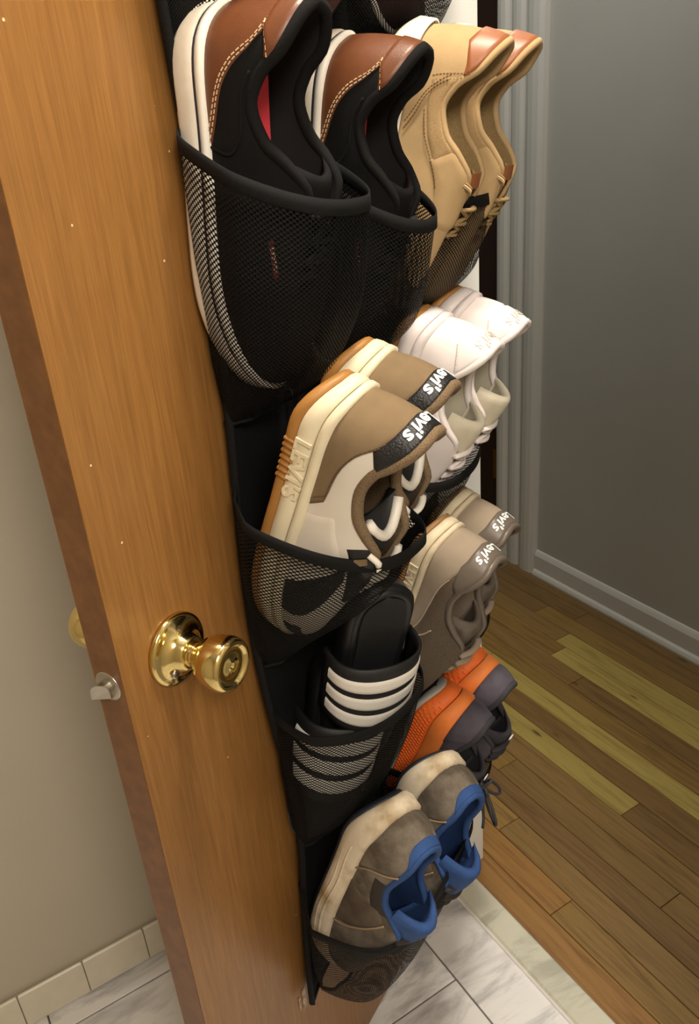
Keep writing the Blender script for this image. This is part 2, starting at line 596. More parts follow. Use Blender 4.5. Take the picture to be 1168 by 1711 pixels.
for side in (1, -1):
    off = 0.0 if side == 1 else -DT
    rose = door_part('knob_rose', *shift(lathe(ROSE, 56), (KT, off, KZ), side), BRASS, door)
    knob = door_part('door_knob', *shift(lathe(KNOB, 56), (KT, off, KZ), side if side > 0 else -1.18), BRASS, door)
    rose['label'] = 'round brass rose plate'
    knob['label'] = 'polished brass door knob'
    if side == 1:
        for sx in (0.022,):
            s = lathe([(0.0, 0.010), (0.0045, 0.010), (0.0045, 0.0128), (0.003, 0.0135), (0.0, 0.0135)], 20)
            sc = door_part('screw', *shift(s, (KT + 0.017, 0.0005, KZ - 0.014)), STEEL, rose)
            c1 = box((-0.0035, 0.0134, -0.0005), (0.0035, 0.0139, 0.0005))
            c2 = box((-0.0005, 0.0134, -0.0035), (0.0005, 0.0139, 0.0035))
            door_part('screw_slot', *shift(join([c1, c2]), (KT + 0.017, 0.0005, KZ - 0.014)), M('dark slot', (60, 46, 24), 0.6), rose, False)
# latch in the edge: round plate and slanted bolt
a = np.arange(32) * 2 * math.pi / 32
lp = np.array([[(0.6101 + dx, -0.020 + r * math.cos(t), 0.912 + r * math.sin(t)) for t in a] for r, dx in ((0.0145, -0.001), (0.0145, 0.0006), (0.0135, 0.0011), (0.0, 0.0011))])
V, F = grid(lp, False, True)
lt = door_part('latch_plate', V, F, STEEL, door)
# D-shaped bolt, slanted towards the shoe face
pr = []
for k in range(13):
    t_ = math.pi * k / 12
    pr.append((0.0075 * math.cos(t_), 0.0085 * math.sin(t_)))
V, F = [], []
L0 = 0.611
for (yy, zz) in pr + [(-0.0075, -0.0062), (0.0075, -0.0062)]:
    V.append((L0, -0.020 + yy, 0.911 + zz))
nb = len(V)
for (yy, zz) in pr + [(-0.0075, -0.0062), (0.0075, -0.0062)]:
    V.append((L0 + 0.0135 - 0.0085 * max(0, (yy + 0.0075) / 0.015) ** 1.3, -0.020 + yy, 0.911 + zz))
F = [(i, (i + 1) % nb, nb + (i + 1) % nb, nb + i) for i in range(nb)] + [tuple(range(nb - 1, -1, -1)), tuple(range(nb, 2 * nb))]
door_part('latch_bolt', V, F, STEEL, lt, False)

# ------------------------------------------------------------------ shoe organizer on the door
org = tag(empty('shoe_organizer', DOOR), 'black mesh pocket shoe organizer hanging on the brown door', 'shoe organizer')
ZT, ZB = 1.90, 0.285
TL, TR = 0.452, -0.012


def edge_t(z):
    return TL - 0.006 + 0.006 * math.sin(z * 9.0) + (-0.012 * math.exp(-((z - 0.60) / 0.12) ** 2))


def back_w(t, z):
    """how far the cloth hangs off the door: a little at its near edge"""
    q = max(0.0, (t - 0.33) / 0.12)
    return 0.006 + 0.013 * q * q * (1 + 0.3 * math.sin(z * 11 + 1)) + 0.003 * math.sin(t * 40 + z * 5)


nz, ntt = 80, 14
P = np.zeros((nz + 1, ntt + 1, 3))
for i in range(nz + 1):
    z = ZB + (ZT - ZB) * i / nz
    for j in range(ntt + 1):
        t = TR + (edge_t(z) - TR) * j / ntt
        P[i, j] = (t, back_w(t, z), z)
V, F = grid(P)
bk = obj('backing', V, F, BLACK_CLOTH, org)
so = bk.modifiers.new('thickness', 'SOLIDIFY')
so.thickness = 0.002
pth = [(edge_t(z), back_w(edge_t(z), z) + 0.001, z) for z in np.linspace(ZB, ZT, 90)]
obj('edge_binding', *tube(pth, 0.0042, 8, flat=0.5, up=(0, 0, 1)), BLACK_TAPE, org)
pth = [(TR, back_w(TR, z), z) for z in np.linspace(ZB, ZT, 60)]
obj('edge_binding', *tube(pth, 0.0035, 8), BLACK_TAPE, org)
pth = [(t, back_w(t, ZB), ZB) for t in np.linspace(TR, edge_t(ZB), 30)]
obj('edge_binding', *tube(pth, 0.0035, 8), BLACK_TAPE, org)
# two steel hooks over the top of the door
for t in (0.06, 0.39):
    hk = [(t, 0.012, 1.86), (t, 0.006, 1.90), (t, 0.006, 2.036), (t, 0.004, 2.0375), (t, -0.040, 2.0375), (t, -0.046, 2.034), (t, -0.046, 2.0)]
    obj('door_hook', *tube(hk, 0.006, 8, flat=0.25, up=(0, 1, 0)), STEEL, org)


strip = [box((0.440, 0.0004, 0.262), (0.4475, 0.0016, 0.296)), box((0.452, 0.0004, 0.268), (0.456, 0.0014, 0.292))]
for k, b_ in enumerate(strip):
    obj('adhesive_strip', *b_, M('clear plastic strip', (206, 186, 164), 0.15, vscale=220, rgb2=(140, 104, 72)), org, False)


def pocket(t1, t0, zb, zr, zf, depth, m=2.4, bn=0.02, seed=0, fold=0.0025, ramp_=0.55):
    """net pocket between t1 (near) and t0 (far); zr rim height at the cloth, zf at the front; depth: [(q, w)]"""
    rnd = random.Random(seed)
    ph = [rnd.uniform(0, 6.28) for _ in range(4)]
    nth, nq = 56, 34
    th = np.linspace(0, math.pi, nth)
    q = np.linspace(0, 1, nq)
    D = pchip([d[0] for d in depth], [d[1] for d in depth], q)
    tc, hw = (t1 + t0) / 2, (t1 - t0) / 2
    P = np.zeros((nth, nq, 3))
    for i, a in enumerate(th):
        c, s = math.cos(a), math.sin(a)
        ct = math.copysign(abs(c) ** (2 / m), c)
        sw = abs(s) ** (2 / m)
        for j, qq in enumerate(q):
            z = zb + ((zr + (zf - zr) * sw ** 1.0) - zb) * qq
            pinch = 0.86 + 0.14 * min(1, qq / 0.25)
            fl_ = fold * math.sin(5 * a + ph[0] + 3 * qq) * math.sin(math.pi * min(1, qq * 1.1)) + fold * 0.6 * math.sin(11 * a + ph[1] - 6 * qq) * (1 - qq)
            w = D[j] * sw
            bul = (min(bn, 0.016) * min(1.0, sw / 0.12) + max(0.0, bn - 0.016) * min(1.0, sw / ramp_)) * (0.35 + 0.65 * min(1.0, qq * 1.6)) if ct > 0 else 0.0
            P[i, j] = (tc + (hw * pinch + bul) * ct, 0.0075 + max(0.0, w + fl_ * sw), z)
    du = np.zeros((nth, nq))
    du[1:] = np.cumsum(np.linalg.norm(np.diff(P, axis=0), axis=2), 0)
    dv = np.zeros((nth, nq))
    dv[:, 1:] = np.cumsum(np.linalg.norm(np.diff(P, axis=1), axis=2), 1)
    du = np.repeat(du[:, nq // 2][:, None], nq, 1)
    dv = np.repeat(dv[nth // 3][None], nth, 0)
    V, F = grid(P)
    pk = obj('mesh_pocket', V, F, NET, org, True, np.stack([du.ravel(), dv.ravel()], 1))
    # bottom closing strip back to the cloth
    rim = P[:, -1].copy()
    R = []
    for i in range(nth):
        tg = rim[min(i + 1, nth - 1)] - rim[max(i - 1, 0)]
        o_ = np.array([tg[1], -tg[0], 0.0])
        o_ = o_ / (np.linalg.norm(o_) + 1e-9)
        if (rim[i] - np.array([tc, 0, rim[i][2]])) @ o_ < 0:
            o_ = -o_
        up = np.array([0, 0, 1.0])
        R.append([rim[i] + o_ * a_ * 0.0007 + up * b_ * 0.0062 for a_, b_ in ((1, -1), (1.2, 0), (1, 1), (-1, 1), (-1.2, 0), (-1, -1))])
    V, F = grid(np.array(R), False, True)
    obj('rim_tape', V, F, BLACK_TAPE, pk)
    # seam tape along sides and bottom
    path = [P[0, j] for j in range(nq - 1, -1, -1)] + [P[i, 0] for i in range(1, nth)] + [P[-1, j] for j in range(1, nq)]
    obj('seam_tape', *tube(path, 0.0022, 6), BLACK_TAPE, pk)
    return pk


# row above the frame's top
pocket(0.445, 0.22, 1.405, 1.63, 1.60, [(0, .020), (.15, .06), (.5, .10), (1, .12)], seed=1)
pocket(0.215, -0.008, 1.405, 1.63, 1.60, [(0, .020), (.15, .06), (.5, .10), (1, .12)], seed=2)
# first row in view: two single pockets and a wide one
pocket(0.440, 0.332, 1.100, 1.340, 1.278, [(0, .022), (.12, .062), (.3, .094), (.6, .118), (1, .130)], m=2.6, bn=0.042, seed=3)
pocket(0.326, 0.182, 1.100, 1.318, 1.245, [(0, .022), (.12, .062), (.35, .100), (1, .126)], m=2.4, bn=0.0, seed=4)
pocket(0.178, 0.000, 1.125, 1.318, 1.250, [(0, .020), (.12, .055), (.4, .092), (1, .116)], m=2.6, bn=0.018, seed=5)
# second row
pocket(0.432, 0.335, 0.832, 1.038, 0.980, [(0, .025), (.13, .050), (.45, .106), (.7, .140), (1, .168)], m=2.8, ramp_=0.3, bn=0.058, seed=6)
pocket(0.270, 0.010, 0.850, 1.020, 0.945, [(0, .025), (.15, .060), (.5, .088), (1, .112)], m=2.4, bn=0.0, seed=7)
# third row
pocket(0.426, 0.275, 0.555, 0.772, 0.768, [(0, .030), (.15, .062), (.5, .106), (1, .138)], m=2.4, bn=0.050, seed=8)
pocket(0.240, 0.030, 0.600, 0.750, 0.715, [(0, .025), (.2, .050), (.5, .090), (1, .128)], m=2.4, bn=0.020, seed=9)
# bottom row
pocket(0.426, 0.205, 0.295, 0.484, 0.482, [(0, .040), (.2, .105), (.6, .146), (1, .160)], m=5.0, ramp_=0.25, bn=0.052, seed=10)
pocket(0.200, 0.010, 0.310, 0.445, 0.430, [(0, .035), (.15, .075), (.5, .100), (1, .120)], m=2.4, bn=0.010, seed=11)

# ------------------------------------------------------------------ shoes
W_TAB = [(0, 0.0), (.012, .26), (.03, .45), (.06, .62), (.10, .72), (.17, .765), (.28, .755), (.40, .77), (.52, .87), (.64, .98), (.72, 1.0), (.80, .96), (.88, .83), (.94, .64), (.975, .42), (.992, .22), (1, 0)]


class Shoe:
    """a shoe in its own frame: x from heel to toe, y to its left, z up from the ground"""

    def __init__(s, L, W, f, T, heel_bevel=0.016, spring=0.022, foot=1, c_toe=0.55, belly=0.005, heelW=1.0, hbl=0.042):
        s.L, s.W, s.f, s.T, s.hb, s.sp, s.foot, s.c_toe, s.belly, s.heelW, s.hbl = L, W, f, np.array(T, float), heel_bevel, spring, foot, c_toe, belly, heelW, hbl

    def bot(s, x):
        x = np.asarray(x, float)
        a = s.hb * np.clip(1 - x / s.hbl, 0, 1) ** 2
        b = s.sp * np.clip((x / s.L - 0.66) / 0.34, 0, 1) ** 1.8
        return a + b

    def fe(s, x):
        return pchip([a * s.L for a, _ in s.f], [b for _, b in s.f], x)

    def outline(s, u, side, off=0.0):
        """u in 0..1 heel to toe; off = outward offset"""
        u = np.clip(np.asarray(u, float), 0, 1)

        def raw(u):
            x = s.L * (1 - np.cos(math.pi * u)) / 2
            g = x / s.L
            w = s.W * np.interp(g, WX, WY) * (1 + (s.heelW - 1) * np.clip(1 - g / 0.5, 0, 1))
            bend = s.foot * 0.010 * np.clip((g - 0.35) / 0.65, 0, 1) ** 2 - s.foot * 0.003 * np.exp(-((g - 0.45) / 0.15) ** 2)
            return x, side * w + bend
        x, y = raw(u)
        e = 1e-3
        xa, ya = raw(np.clip(u - e, 0, 1))
        xb, yb = raw(np.clip(u + e, 0, 1))
        tx, ty = xb - xa, yb - ya
        nx, ny = -ty * side, tx * side
        l = np.hypot(nx, ny) + 1e-12
        return x + off * nx / l, y + off * ny / l, nx / l, ny / l

    def surf(s, sg, v, off=0.0):
        sg, v = np.broadcast_arrays(np.asarray(sg, float), np.asarray(v, float))
        P = s._surf(sg, v)
        if np.any(off):
            e = 2e-3
            da = s._surf(np.clip(sg + e, -1, 1), v) - s._surf(np.clip(sg - e, -1, 1), v)
            db = s._surf(sg, np.clip(v + e, 0, 1)) - s._surf(sg, np.clip(v - e, 0, 1))
            n = np.cross(da, db)
            n /= np.linalg.norm(n, axis=-1)[..., None] + 1e-12
            P = P - n * np.asarray(off)[..., None] if np.ndim(off) else P - n * off
        return P

    def _surf(s, sg, v):
        u = np.abs(sg)
        side = np.where(sg >= 0, 1.0, -1.0)
        bx, by, nx, ny = s.outline(u, side, -0.004)
        bz = s.fe(bx) - 0.002
        T = s.T
        tx, ty, tz = (pchip(T[:, 0], T[:, k], u) for k in (1, 2, 3))
        ty = side * ty
        H = tz - bz
        toe = np.clip((u - 0.45) / 0.3, 0, 1)
        k1 = 0.42 + 0.20 * toe
        bul = s.belly * (1 - 0.3 * toe)
        c2 = 0.22 + (s.c_toe - 0.22) * toe
        k2 = 0.30 * (1 - toe) - 0.03 * toe
        p0 = np.stack([bx, by, bz], -1)
        p3 = np.stack([tx, ty, tz], -1)
        p1 = np.stack([bx + nx * bul, by + ny * bul, bz + k1 * H], -1)
        p2 = np.stack([tx + c2 * (bx - tx) + nx * bul, ty + c2 * (by - ty) + ny * bul, tz - k2 * H], -1)
        w = v[..., None]
        return p0 * (1 - w) ** 3 + 3 * p1 * w * (1 - w) ** 2 + 3 * p2 * w * w * (1 - w) + p3 * w ** 3

    # ---- parts
    def sole(s, name, lo, hi, prof, mat, root, cap=True, n=44, label=None):
        """lo, hi: functions of x; prof: [(fraction, outward offset)] from bottom to top"""
        u = np.linspace(0, 1, n)
        us = np.concatenate([u, u[-2:0:-1]])
        sd = np.concatenate([np.ones(n), -np.ones(n - 2)])
        rings = []
        for fr, off in prof:
            x, y, _, _ = s.outline(us, sd, off)
            xc = np.clip(x, 0, s.L)
            z = lo(xc) + fr * (hi(xc) - lo(xc))
            rings.append(np.stack([x, y, z], -1))
        P = np.array(rings)
        V, F = grid(P, False, True)
        m = len(us)
        if cap:
            for base, fl_ in ((0, False), ((len(prof) - 1) * m, True)):
                for i in range(n - 1):
                    a, b = i, i + 1
                    c = (m - b) % m if b < n - 1 else n - 1
                    d = (m - a) % m if a > 0 else 0
                    q = [base + a, base + b, base + c, base + d]
                    q2 = []
                    for k in q:
                        if k not in q2:
                            q2.append(k)
                    if len(q2) >= 3:
                        F.append(tuple(q2) if not fl_ else tuple(q2[::-1]))
        o = obj(name, V, F, mat, root)
        if label:
            o['label'] = label
        return o

    def patch(s, name, lo, hi, v0, v1, mat, root, off=0.0012, nu=28, nv=12, both=False, label=None, thick=True):
        """overlay on the upper between sigma lo(v)..hi(v); edges turned down to the surface"""
        for sd in ((1, -1) if both else (1,)):
            V, F = [], []
            vv = np.linspace(v0, v1, nv)
            g = np.linspace(0, 1, nu)
            A = np.array([[(lo(b) + (hi(b) - lo(b)) * a) * sd for b in vv] for a in g])
            B = np.array([[b for b in vv] for a in g])
            of = np.full(A.shape, off)
            if thick:
                of[0, :] = of[-1, :] = -0.0006
                of[:, 0] = -0.0006
                of[:, -1] = -0.0006
            P = s.surf(np.clip(A, -1, 1), np.clip(B, 0, 1), of)
            v_, f_ = grid(P, flip=(sd > 0))
            n0 = len(V)
            V += v_
            F += [tuple(i + n0 for i in q) for q in f_]
            o = obj(name, V, F, mat, root)
            if label:
                o['label'] = label
        return o

    def upper(s, root, mat, lining, thick=0.0045, nu=52, nv=15, label=None):
        u = np.concatenate([np.linspace(-1, 0, nu), np.linspace(0, 1, nu)[1:]])
        u = np.sign(u) * np.abs(u)
        v = np.linspace(0, 1, nv)
        A, B = np.meshgrid(u, v, indexing='ij')
        V, F = grid(s.surf(A, B), flip=True)
        o = obj('upper', V, F, mat, root)
        if label:
            o['label'] = label
        A2, B2 = np.meshgrid(u, np.linspace(0.02, 1, nv), indexing='ij')
        V, F = grid(s.surf(A2, B2, -thick))
        obj('lining', V, F, lining, root)
        return o

    def collar(s, root, mat, r0=0.0048, r1=0.0024, s_c=0.50, n=56, drop=0.001, label=None):
        u = np.concatenate([np.linspace(-1, 0, n), np.linspace(0, 1, n)[1:-1]])
        P = s.surf(u, np.ones_like(u), -0.0022)
        P[:, 2] -= drop
        a = np.abs(u)
        r = r0 + (r1 - r0) * np.clip((a - s_c + 0.08) / 0.16, 0, 1)
        o = obj('collar', *tube(P, r, 8, True), mat, root)
        if label:
            o['label'] = label
        return o

    def insole(s, root, mat, inset=0.010, lift=0.003, n=30, label=None):
        u = np.linspace(0.02, 0.96, n)
        x1, y1, _, _ = s.outline(u, 1.0, -inset)
        x2, y2, _, _ = s.outline(u, -1.0, -inset)
        z = s.fe(np.clip(x1, 0, s.L)) + lift
        t = np.linspace(0, 1, 7)
        P = np.array([[(x1[i] + (x2[i] - x1[i]) * k, y1[i] + (y2[i] - y1[i]) * k, z[i] + 0.004 * (2 * k - 1) ** 2) for k in t] for i in range(n)])
        V, F = grid(P)
        o = obj('insole', V, F, mat, root)
        if label:
            o['label'] = label

    def tongue(s, root, mat, x1, h1, w0=0.016, w1=0.030, th=0.006, curl=0.0, mat2=None, arch=0.009, label=None, x0=None, h0=None, dip=0.008):
        T = s.T
        xa = T[-1, 1] + 0.004 if x0 is None else x0
        ha = T[-1, 3] - 0.005 if h0 is None else h0
        n, m = 18, 11
        P, Q = np.zeros((n, m, 3)), np.zeros((n, m, 3))
        for i in range(n):
            g = i / (n - 1)
            x = xa + (x1 - xa) * g
            h = ha + (h1 - ha) * (1 - (1 - g) ** 1.5) + curl * max(0, (g - 0.7) / 0.3) ** 2
            w = (w0 + (w1 - w0) * g) * (1 if g < 0.9 else 1 - 0.22 * ((g - 0.9) / 0.1) ** 2)
            tk = th * (0.75 + 0.4 * g) * (1 if g < 0.95 else 0.6)
            for j in range(m):
                p = -1 + 2 * j / (m - 1)
                e = math.sqrt(max(0, 1 - p ** 6))
                P[i, j] = (x + dip * (1 - p * p) * g * g, w * p, h - arch * p * p + tk / 2 * e)
                Q[i, j] = (x + dip * (1 - p * p) * g * g, w * p, h - arch * p * p - tk / 2 * e)
        V1, F1 = grid(P, flip=True)
        V2, F2 = grid(Q)
        k = n * m
        F = F1 + [tuple(a + k for a in f) for f in F2]
        end = (n - 1) * m
        for j in range(m - 1):
            F.append((end + j, end + j + 1, k + end + j + 1, k + end + j))
        for i in range(n - 1):
            for j in (0, m - 1):
                F.append((i * m + j, (i + 1) * m + j, k + (i + 1) * m + j, k + i * m + j))
        o = obj('tongue', V1 + V2, F, mat, root)
        if label:
            o['label'] = label
        if mat2 is not None:
            o2 = obj('tongue_lining', *grid(Q[4:, 1:-1] - np.array([0, 0, 0.0008])), mat2, o)
        # rounded top edge, padded
        return o, P[-1], Q[-1]

    def laces(s, root, mat, us=(0.58, 0.66, 0.74, 0.82), r=0.0022, lift=0.006, vv=0.97):
        parts = []
        for k, u in enumerate(us):
            a = s.surf(u, vv, 0.001)
            b = s.surf(-u, vv, 0.001)
            t = np.linspace(0, 1, 11)[:, None]
            P = a * (1 - t) + b * t
            P[:, 2] += lift * np.sin(math.pi * t[:, 0])
            parts.append(tube(P, r, 6, flat=1.8))
        for k in range(len(us) - 1):
            for sd in (1, -1):
                a = s.surf(sd * us[k], vv, 0.001)
                b = s.surf(-sd * us[k + 1], vv, 0.001)
                t = np.linspace(0, 1, 9)[:, None]
                P = a * (1 - t) + b * t
                P[:, 2] += lift * 0.7 * np.sin(math.pi * t[:, 0])
                parts.append(tube(P, r * 0.9, 6, flat=1.6))
        obj('lace', *join(parts), mat, root)

    def stitch(s, paths, mat, root, step=0.0046, ln=0.0030, off=0.0018, both=True, w=0.00055):
        parts = []
        for path in paths:
            path = np.array(path, float)
            t = np.linspace(0, 1, len(path))
            tt = np.linspace(0, 1, 240)
            sg, vv = pchip(t, path[:, 0], tt), pchip(t, path[:, 1], tt)
            for sd in ((1, -1) if both else (1,)):
                P = s.surf(np.clip(sg * sd, -1, 1), np.clip(vv, 0, 1), off)
                d = np.concatenate([[0], np.cumsum(np.linalg.norm(np.diff(P, axis=0), axis=1))])
                k = 0.0
                while k + ln < d[-1]:
                    ab = [np.array([np.interp(q, d, P[:, c]) for c in range(3)]) for q in (k, k + ln)]
                    parts.append(tube(ab, w, 4))
                    k += step
        o = obj('stitching', *join(parts), mat, root, False)
        o['kind'] = 'stuff'
        return o

    def seam(s, paths, mat, root, r=0.0009, off=0.0006, name='seam', both=True):
        parts = []
        for path in paths:
            path = np.array(path, float)
            t = np.linspace(0, 1, len(path))
            tt = np.linspace(0, 1, 40)
            sg, vv = pchip(t, path[:, 0], tt), pchip(t, path[:, 1], tt)
            for sd in ((1, -1) if both else (1,)):
                obj(name, *tube(s.surf(np.clip(sg * sd, -1, 1), np.clip(vv, 0, 1), off), r, 6), mat, root)

    def heel_text(s, txt, size, mat, root, v0, off=0.0016, sg0=0.0, bold=0.02, name='lettering'):
        V, F = text_mesh(txt, bold, 0.0)
        e = 4e-3
        sc_s = np.linalg.norm(s.surf(sg0 + 0.05, v0) - s.surf(sg0 - 0.05, v0)) / 0.10
        sc_v = np.linalg.norm(s.surf(sg0, min(v0 + 0.05, 1)) - s.surf(sg0, v0 - 0.05)) / 0.10
        P = s.surf(np.clip(sg0 - V[:, 0] * size / sc_s, -1, 1), np.clip(v0 + V[:, 1] * size / sc_v, 0, 1), off)
        o = obj(name, P, F, mat, root, False)
        return o

    def sole_text(s, txt, size, mat, root, u0, lo, hi, fr0, off, side=-1, bold=0.015, stretch=1.0):
        """raised lettering on the side of the sole (right side of the shoe)"""
        V, F = text_mesh(txt, bold, 0.012)
        x0 = s.L * (1 - math.cos(math.pi * u0)) / 2
        X = x0 + (-side) * V[:, 0] * size * stretch
        u = np.arccos(np.clip(1 - 2 * X / s.L, -1, 1)) / math.pi
        x, y, nx, ny = s.outline(u, float(side), off)
        h = hi(x0) - lo(x0)
        z = lo(X) + fr0 * (hi(X) - lo(X)) + V[:, 1] * size
        k = V[:, 2] * size * 4.5
        P = np.stack([x + nx * k, y + ny * k, z], -1)
        return obj('sole_lettering', P, F, mat, root, False)


_ws = np.linspace(0, 1, 400)
_wt = (1 - np.cos(math.pi * _ws)) / 2
WX = _wt
WY = pchip(np.arccos(1 - 2 * np.array([a for a, _ in W_TAB])) / math.pi, [b for _, b in W_TAB], _ws)


def pose(t, w, z, al, rho, psi):
    al, rho, psi = (math.radians(a) for a in (al, rho, psi))
    X = Vector((0, -math.sin(al), -math.cos(al)))
    Z = Vector((0, math.cos(al), -math.sin(al)))
    Y = Z.cross(X)
    m = Matrix((X, Y, Z)).transposed().to_4x4()
    m = m @ Matrix.Rotation(psi, 4, 'Z') @ Matrix.Rotation(rho, 4, 'X')
    m.translation = Vector((t, w, z))
    return DOOR @ m


def shoe_root(name, label, group, ps):
    return tag(empty(name, pose(*ps)), label, 'shoe', group)


# topline tables: (u, x, y, z) from the heel tab over the collar to the vamp
T_LOW = [(0, .006, 0, .110), (.05, .010, .012, .110), (.10, .020, .021, .106), (.16, .036, .027, .097), (.22, .052, .030, .079), (.30, .072, .031, .070), (.38, .096, .031, .078), (.45, .114, .029, .095), (.52, .134, .025, .108), (.62, .160, .018, .104), (.75, .186, .014, .090), (.9, .206, .008, .078), (1, .211, 0, .075)]


def tmod(T, **kw):
    T = [list(r) for r in T]
    for r in T:
        for k, f in kw.items():
            i = {'x': 1, 'y': 2, 'z': 3}[k]
            r[i] = f(r[0], r[i])
    return T


WIDE = lambda u, y: y * (1 + .17 * math.exp(-((u - .28) / .22) ** 4))
T_LOW = tmod(T_LOW, y=WIDE)


# ---------------------------------------------------------------- black sneakers with brown leather heels
SUEDE_BLK = M('black suede', (13, 12, 12), 0.9, var=0.2, bstr=0.4, bscale=1400, spec=0.25)
BLK_LINE = M('black lining', (12, 12, 13), 0.95)
BRN_LEA = M('brown leather', (106, 61, 34), 0.42, var=0.14, vscale=60, bstr=0.15, bscale=700)
STITCH_W = M('pale stitching', (226, 196, 156), 0.7)
RUB_W = M('worn white rubber', (226, 216, 200), 0.5, var=0.12, vscale=50)
RUB_W2 = M('bright white rubber', (240, 234, 222), 0.45, var=0.04)
NAVY_LINE = M('navy line', (34, 30, 44), 0.5)
RED_IN = M('red insole', (214, 58, 70), 0.8)
MAROON = M('maroon knit', (96, 40, 52), 0.9, bstr=0.5, bscale=1600)
RED_TAG = M('dark red tag', (110, 22, 32), 0.7)
F_BRN = [(0, .036), (.05, .034), (.12, .0315), (.25, .029), (.45, .028), (.65, .028), (.85, .033), (1, .040)]


def brown_shoe(label, ps, foot, colors=None):
    S = Shoe(.305, .050, F_BRN, T_LOW, foot=foot)
    r = shoe_root('sneaker', label, 'black and brown sneakers', ps)
    mid = lambda x: S.bot(x) + (S.fe(x) - S.bot(x)) * 0.72
    S.sole('sole', S.bot, mid, [(0, -.006), (.05, -.0015), (.25, .0015), (.7, .002), (.96, .0012), (1, -.001)], RUB_W, r)
    S.sole('sole_stripe', lambda x: mid(x) - .0012, lambda x: mid(x) + .0022, [(0, -.003), (.2, .0006), (.8, .0006), (1, -.003)], NAVY_LINE, r, cap=False)
    S.sole('foxing_band', lambda x: mid(x) + .0012, lambda x: S.fe(x) + .001, [(0, -.002), (.12, .0012), (.8, .0014), (1, -.0035)], RUB_W2, r, cap=False)
    S.upper(r, SUEDE_BLK, BLK_LINE, thick=.006)
    # heel counter: reaches forward low on the side and narrows upward
    dl = lambda v: .40 - .20 * (v / .62) ** 1.1 - .06 * max(0, (v - .62) / .18)
    S.patch('heel_counter', lambda v: -dl(v), dl, .0, .80, BRN_LEA, r, .0014, 44, 16, label='brown leather heel counter')
    dt = lambda v: .10 + .105 * max(0, (v - .66) / .34) ** .45
    S.patch('heel_tab', lambda v: -dt(v), dt, .66, .985, BRN_LEA, r, .0026, 30, 8, label='brown leather heel tab')
    S.stitch([[(dl(v) - .012, v) for v in np.linspace(.03, .74, 12)], [(dl(v) - .030, v) for v in np.linspace(.03, .76, 12)],
              [(dt(v) - .010, v) for v in np.linspace(.68, .96, 9)]], STITCH_W, r)
    S.seam([[(.385, .05), (.40, .35), (.36, .66), (.30, .80), (.22, .84)]], SUEDE_BLK, r, r=.0012)
    S.collar(r, SUEDE_BLK, .0050, .0028)
    S.insole(r, RED_IN, lift=.011, label='red insole')
    S.tongue(r, SUEDE_BLK, .112, .106, w1=.032, arch=.014, dip=.012, mat2=MAROON, label='black tongue with maroon lining')
    S.laces(r, BLK_LINE)
    # small red tag on the side seam
    P = S.surf(np.array([[-.560, -.560], [-.632, -.632]]), np.array([[.495, .545], [.495, .545]]), .0022)
    obj('side_tag', *grid(P), RED_TAG, r, False)
    V, F = text_mesh("LEVI'S", 0.02)
    ax = S.surf(-.632, .52, .0026) - S.surf(-.560, .52, .0026)
    ay = S.surf(-.596, .545, .0026) - S.surf(-.596, .495, .0026)
    c = S.surf(-.596, .52, .0028)
    Vt = [c + ax * (v[0] * .27) + ay * (v[1] * .9) for v in V]
    obj('tag_lettering', Vt, F, STITCH_W, r, False)
    return r


brown_shoe('black suede sneaker with brown leather heel, nearest to the door edge in the top row', (.41, .013, 1.429, 2, -2, 1), 1)
brown_shoe('black suede sneaker with brown leather heel, between its mate and the tan sneakers', (.255, .026, 1.416, 9, -2, 0), -1)

# ---------------------------------------------------------------- tan sneakers
TAN = M('tan canvas', (184, 154, 110), 0.85, var=0.10, vscale=50, bstr=0.4, bscale=1600)
TAN2 = knit('tan weave', (188, 157, 112), (158, 128, 86), 1700, bstr=0.4)
TAN_LEA = M('tan brown leather', (152, 92, 54), 0.42, var=0.12, vscale=60)
TAN_LINE = knit('khaki lining', (176, 148, 100), (136, 110, 70), 1500, bstr=0.4)
TAN_ST = M('dark tan stitching', (120, 84, 46), 0.8)
CREAM_R = M('cream ribbed rubber', (232, 222, 200), 0.55, var=0.06)


